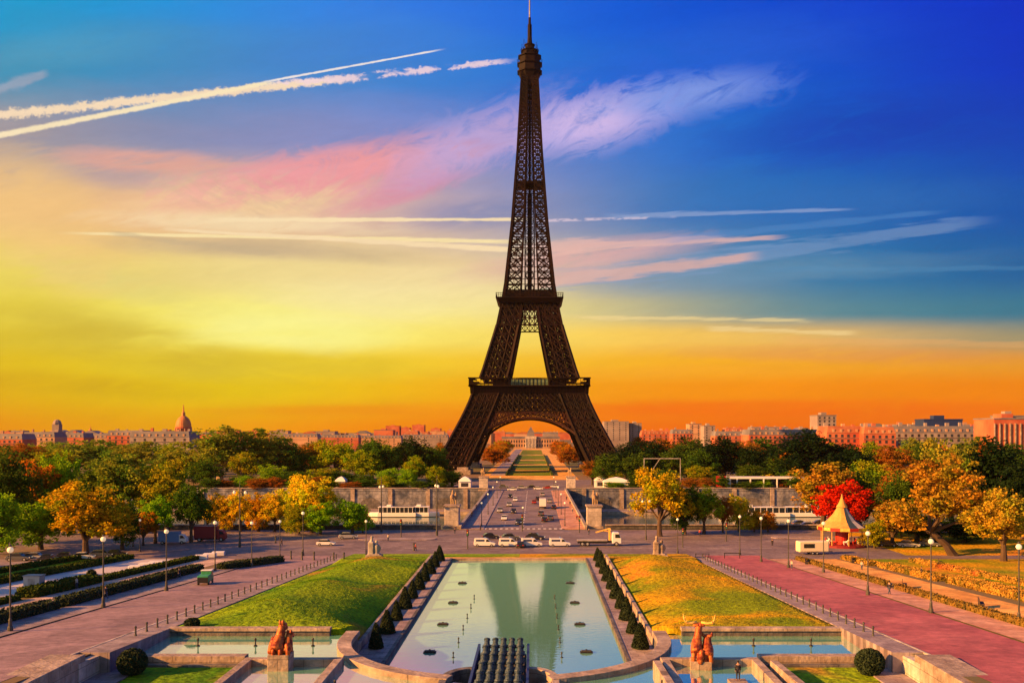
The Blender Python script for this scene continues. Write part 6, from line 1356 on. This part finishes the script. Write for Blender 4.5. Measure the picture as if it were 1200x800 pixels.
# carousel
mat('canvas', (.62,.58,.55), .8); mat('canvas_gold', (.50,.27,.07), .8, (.62,.36,.10), 1); mat('canvas_blue', (.03,.06,.11), .8)
CAR = 1
ca = empty('carousel', (P(991, 641).x, 221, 0), 0, 'red carousel with peaked white, blue and golden canopy at right', 'carousel')
MB().lathe([(5.9,0),(5.9,.35),(5.5,.4),(5.5,.55)], 24).build('platform', 'dark_red_paint', ca)
MB().lathe([(1.6,.56),(1.5,5.2),(2.0,5.5)], 16).build('centre_drum', 'red_paint', ca)
n = 16
for k in range(n):
    t0, t1 = 2*math.pi*k/n, 2*math.pi*(k+1)/n; pr = [(6.1, 5.1), (5.2, 5.6), (3.6, 6.7), (2.2, 8.4), (1.25, 10.0)]; b = MB()
    for (r0, z0), (r1, z1) in zip(pr, pr[1:]):
        v = [Vector((r0*math.cos(t0), r0*math.sin(t0), z0)), Vector((r0*math.cos(t1), r0*math.sin(t1), z0)), Vector((r1*math.cos(t1), r1*math.sin(t1), z1)), Vector((r1*math.cos(t0), r1*math.sin(t0), z1))]; d = Vector((0,0,.06)); b.add(v+[q-d for q in v], [(0,1,2,3),(7,6,5,4),(0,4,5,1),(1,5,6,2),(2,6,7,3),(3,7,4,0)])
    tm_ = (t0+t1)/2; b.build('canopy_panel', 'canvas_gold' if math.cos(tm_) < -.15 else ('canvas' if k % 2 else 'canvas_blue'), ca)
    MB().box(-.62*1, .62, -.06, .06, 4.35, 5.15).xf(Matrix.Rotation(tm_+R(90), 4, 'Z') @ Matrix.Translation((0, -5.95, 0)) if False else Matrix.Translation((5.98*math.cos(tm_), 5.98*math.sin(tm_), 0)) @ Matrix.Rotation(tm_+R(90), 4, 'Z') @ Matrix.Diagonal((1.9,1,1,1))).build('rounding_board', 'gold_paint' if k % 2 else 'red_paint', ca)
    if k % 2 == 0: MB().lathe([(.1,.55),(.08,4.4)], 8, (5.3*math.cos(t0), 5.3*math.sin(t0), 0)).build('pole', 'gold_paint', ca)
MB().lathe([(1.3,10.0),(1.45,10.2),(.9,11.1),(.35,12.4),(.08,13.6)], 14).build('finial', 'canvas_gold', ca)
for k in range(10):
    t = 2*math.pi*k/10+.2; c = Vector((3.9*math.cos(t), 3.9*math.sin(t), 1.5)); m = Matrix.Translation(c) @ Matrix.Rotation(t+R(90), 4, 'Z'); b = MB()
    b.tube([(-.5,0,0),(0,0,-.05),(.5,0,.08)], [.24,.22,.26], 8); b.tube([(.5,0,.08),(.8,0,.55),(1.05,0,.45)], [.2,.13,.08], 7)
    for x in (-.45,.45):
        for s in (-.12,.12): b.tube([(x,s,-.05),(x+.15,s,-.75)], [.09,.05], 5)
    b.xf(m).build('wooden_horse', 'white_paint' if k % 2 else 'red_paint', ca)

ca.scale = (.92, .92, .9)
# ================================================================== PEOPLE
def person(pose, jacket, trousers):
    e = empty('person', (0,0,0), 0, '-', 'person')
    w = .26 if pose == 'walk' else .08
    J = {'pel':(0,0,.95,.13),'bel':(0,0,1.12,.125),'che':(.01,0,1.34,.15),'nek':(.02,0,1.5,.06),'hd0':(.03,0,1.58,.075),'hd1':(.04,0,1.68,.1),'hd2':(.035,0,1.76,.075)}
    Eg = [('pel','bel'),('bel','che'),('che','nek'),('nek','hd0'),('hd0','hd1'),('hd1','hd2')]
    for s, n_ in ((-1,'r'),(1,'l')):
        f = s*w
        J.update({n_+'h':(0,s*.1,.9,.105), n_+'k':(f*.6+.03,s*.1,.5,.065), n_+'a':(f*1.1-.02,s*.1,.09,.045), n_+'t':(f*1.1+.14,s*.11,.04,.04),
                  n_+'s':(.01,s*.19,1.42,.07), n_+'e':(-f*.5,s*.25,1.14,.045), n_+'w':(-f*.9+.06,s*.25,.9,.033), n_+'f':(-f+.09,s*.25,.8,.03)})
        Eg += [('pel',n_+'h'),(n_+'h',n_+'k'),(n_+'k',n_+'a'),(n_+'a',n_+'t'),('che',n_+'s'),(n_+'s',n_+'e'),(n_+'e',n_+'w'),(n_+'w',n_+'f')]
    def skin(name, keys, edges, m, grow=1.0):
        idx = {k: i for i, k in enumerate(keys)}; me = bpy.data.meshes.new(name); me.from_pydata([J[k][:3] for k in keys], [(idx[a], idx[b]) for a, b in edges], []); me.materials.append(MATS[m])
        o = bpy.data.objects.new(name, me); C.objects.link(o); o.parent = e; mo = o.modifiers.new('skin', 'SKIN'); mo.use_smooth_shade = True
        for i, k in enumerate(keys): r = J[k][3]*grow; me.skin_vertices[0].data[i].radius = (r, r)
        me.skin_vertices[0].data[0].use_root = True; ss = o.modifiers.new('sub', 'SUBSURF'); ss.levels = 1; ss.render_levels = 1; return o
    skin('body', list(J), Eg, 'skin_tone')
    tk = ['pel','rh','rk','ra','lh','lk','la']; skin('trousers', tk, [x for x in Eg if x[0] in tk and x[1] in tk], trousers, 1.18)
    jk = ['bel','pel','che','rs','re','rw','ls','le','lw']; skin('jacket', jk, [x for x in Eg if x[0] in jk and x[1] in jk], jacket, 1.22)
    MB().ball((.02,0,1.71), (.105,.1,.115), 12, 8).build('hair', 'hair', e, smooth=True)
    return e
pw = Proto(person('walk', 'cloth_dark', 'cloth_blue')); ps = Proto(person('stand', 'cloth_dark', 'cloth_dark')); pr_ = Proto(person('walk', 'cloth_red', 'cloth_dark')); pl = Proto(person('stand', 'cloth_light', 'cloth_blue'))
def put_person(q, x, y, z, rz, lab, sc=1.0): q.put((x, y, z), rz, lab, sc)
slab('stepping_stone', 'stone', P(862, 800, 4.3).x-.8, P(862, 800, 4.3).x+.8, 82.8, 84.4, 2, 4.8, 'square stone platform in the right inner basin under the standing person', 'platform')
put_person(ps, P(862, 800, 4.3).x, 83.6, 4.8, R(90), 'person in dark clothes at the bottom edge beside the stag statue, seen from behind')
p = P(124, 703); put_person(pw, p.x, p.y, p.z+.12, R(160), 'person in dark clothes walking past the lamp between the left hedges', 1.05)
p = P(1042, 697); put_person(pw, p.x, p.y, p.z+.05, R(20), 'person in dark clothes on the sandy path at right, before the golden border', 1.1)
p = P(928, 668); put_person(pl, p.x, p.y, p.z+.14, R(200), 'person in a light jacket at the pavement edge near the trailer', 1.05)
p = P(487, 646); put_person(pr_, p.x, p.y, .05, R(0), 'person in a red jacket walking on the plaza left of the pool end', 1.05)
p = P(776, 640); put_person(pw, p.x, p.y, .05, R(180), 'person in dark clothes crossing the plaza behind the golden stone figure group', 1.0)
for k, (px, py, q) in enumerate([(553, 605, pw), (558, 596, ps), (676, 609, pr_), (671, 600, pl), (668, 592, pw), (664, 586, ps)]):
    p = P(px, py, .17); put_person(q, p.x, p.y, .17, R(90 if k % 2 else -90), f'tiny pedestrian on the {"left" if k < 2 else "right"} pavement of the bridge, {ORD[k if k < 2 else k-2]} from the near end')

rnd = random.Random(8)
for k, (px, py, q) in enumerate([(533, 626, pw), (563, 622, ps), (690, 627, pw), (715, 626, pl), (820, 628, pr_), (455, 634, pl), (330, 640, pw), (905, 640, ps), (1010, 668, pl), (1080, 676, pw), (210, 678, pw), (90, 690, pl)]):
    p = P(px, py); put_person(q, p.x, p.y, p.z+.05, rnd.uniform(0, 6), ['pedestrian in dark clothes by the left bridge plinth','pedestrian standing left of the bridge crossing','pedestrian walking before the right bridge plinth','pedestrian in a pale jacket right of the flatbed truck','pedestrian in a red jacket near the low gold saplings','pedestrian in a pale jacket by the traffic island','pedestrian walking in front of the golden tree row','pedestrian standing left of the cream trailer','pedestrian in a pale jacket on the sandy path before the carousel','pedestrian in dark clothes on the sandy path near the leaning tree','pedestrian on the left sandy path above the green cart','pedestrian in a pale jacket on the left sandy path'][k])
# ================================================================== HAZE
hz = MB().box(-3900, 3900, -60, 3990, -13, 345).build('haze', None); hz['kind'] = 'stuff'; hz.visible_shadow = True
hm = bpy.data.materials.new('haze'); hm.use_nodes = True; t = hm.node_tree; t.nodes.clear(); pv = t.nodes.new('ShaderNodeVolumePrincipled'); pv.inputs['Color'].default_value = (1.0,.62,.34,1); pv.inputs['Density'].default_value = 3.2e-05; pv.inputs['Anisotropy'].default_value = .6
oo = t.nodes.new('ShaderNodeOutputMaterial'); t.links.new(pv.outputs[0], oo.inputs['Volume']); hz.data.materials.append(hm)
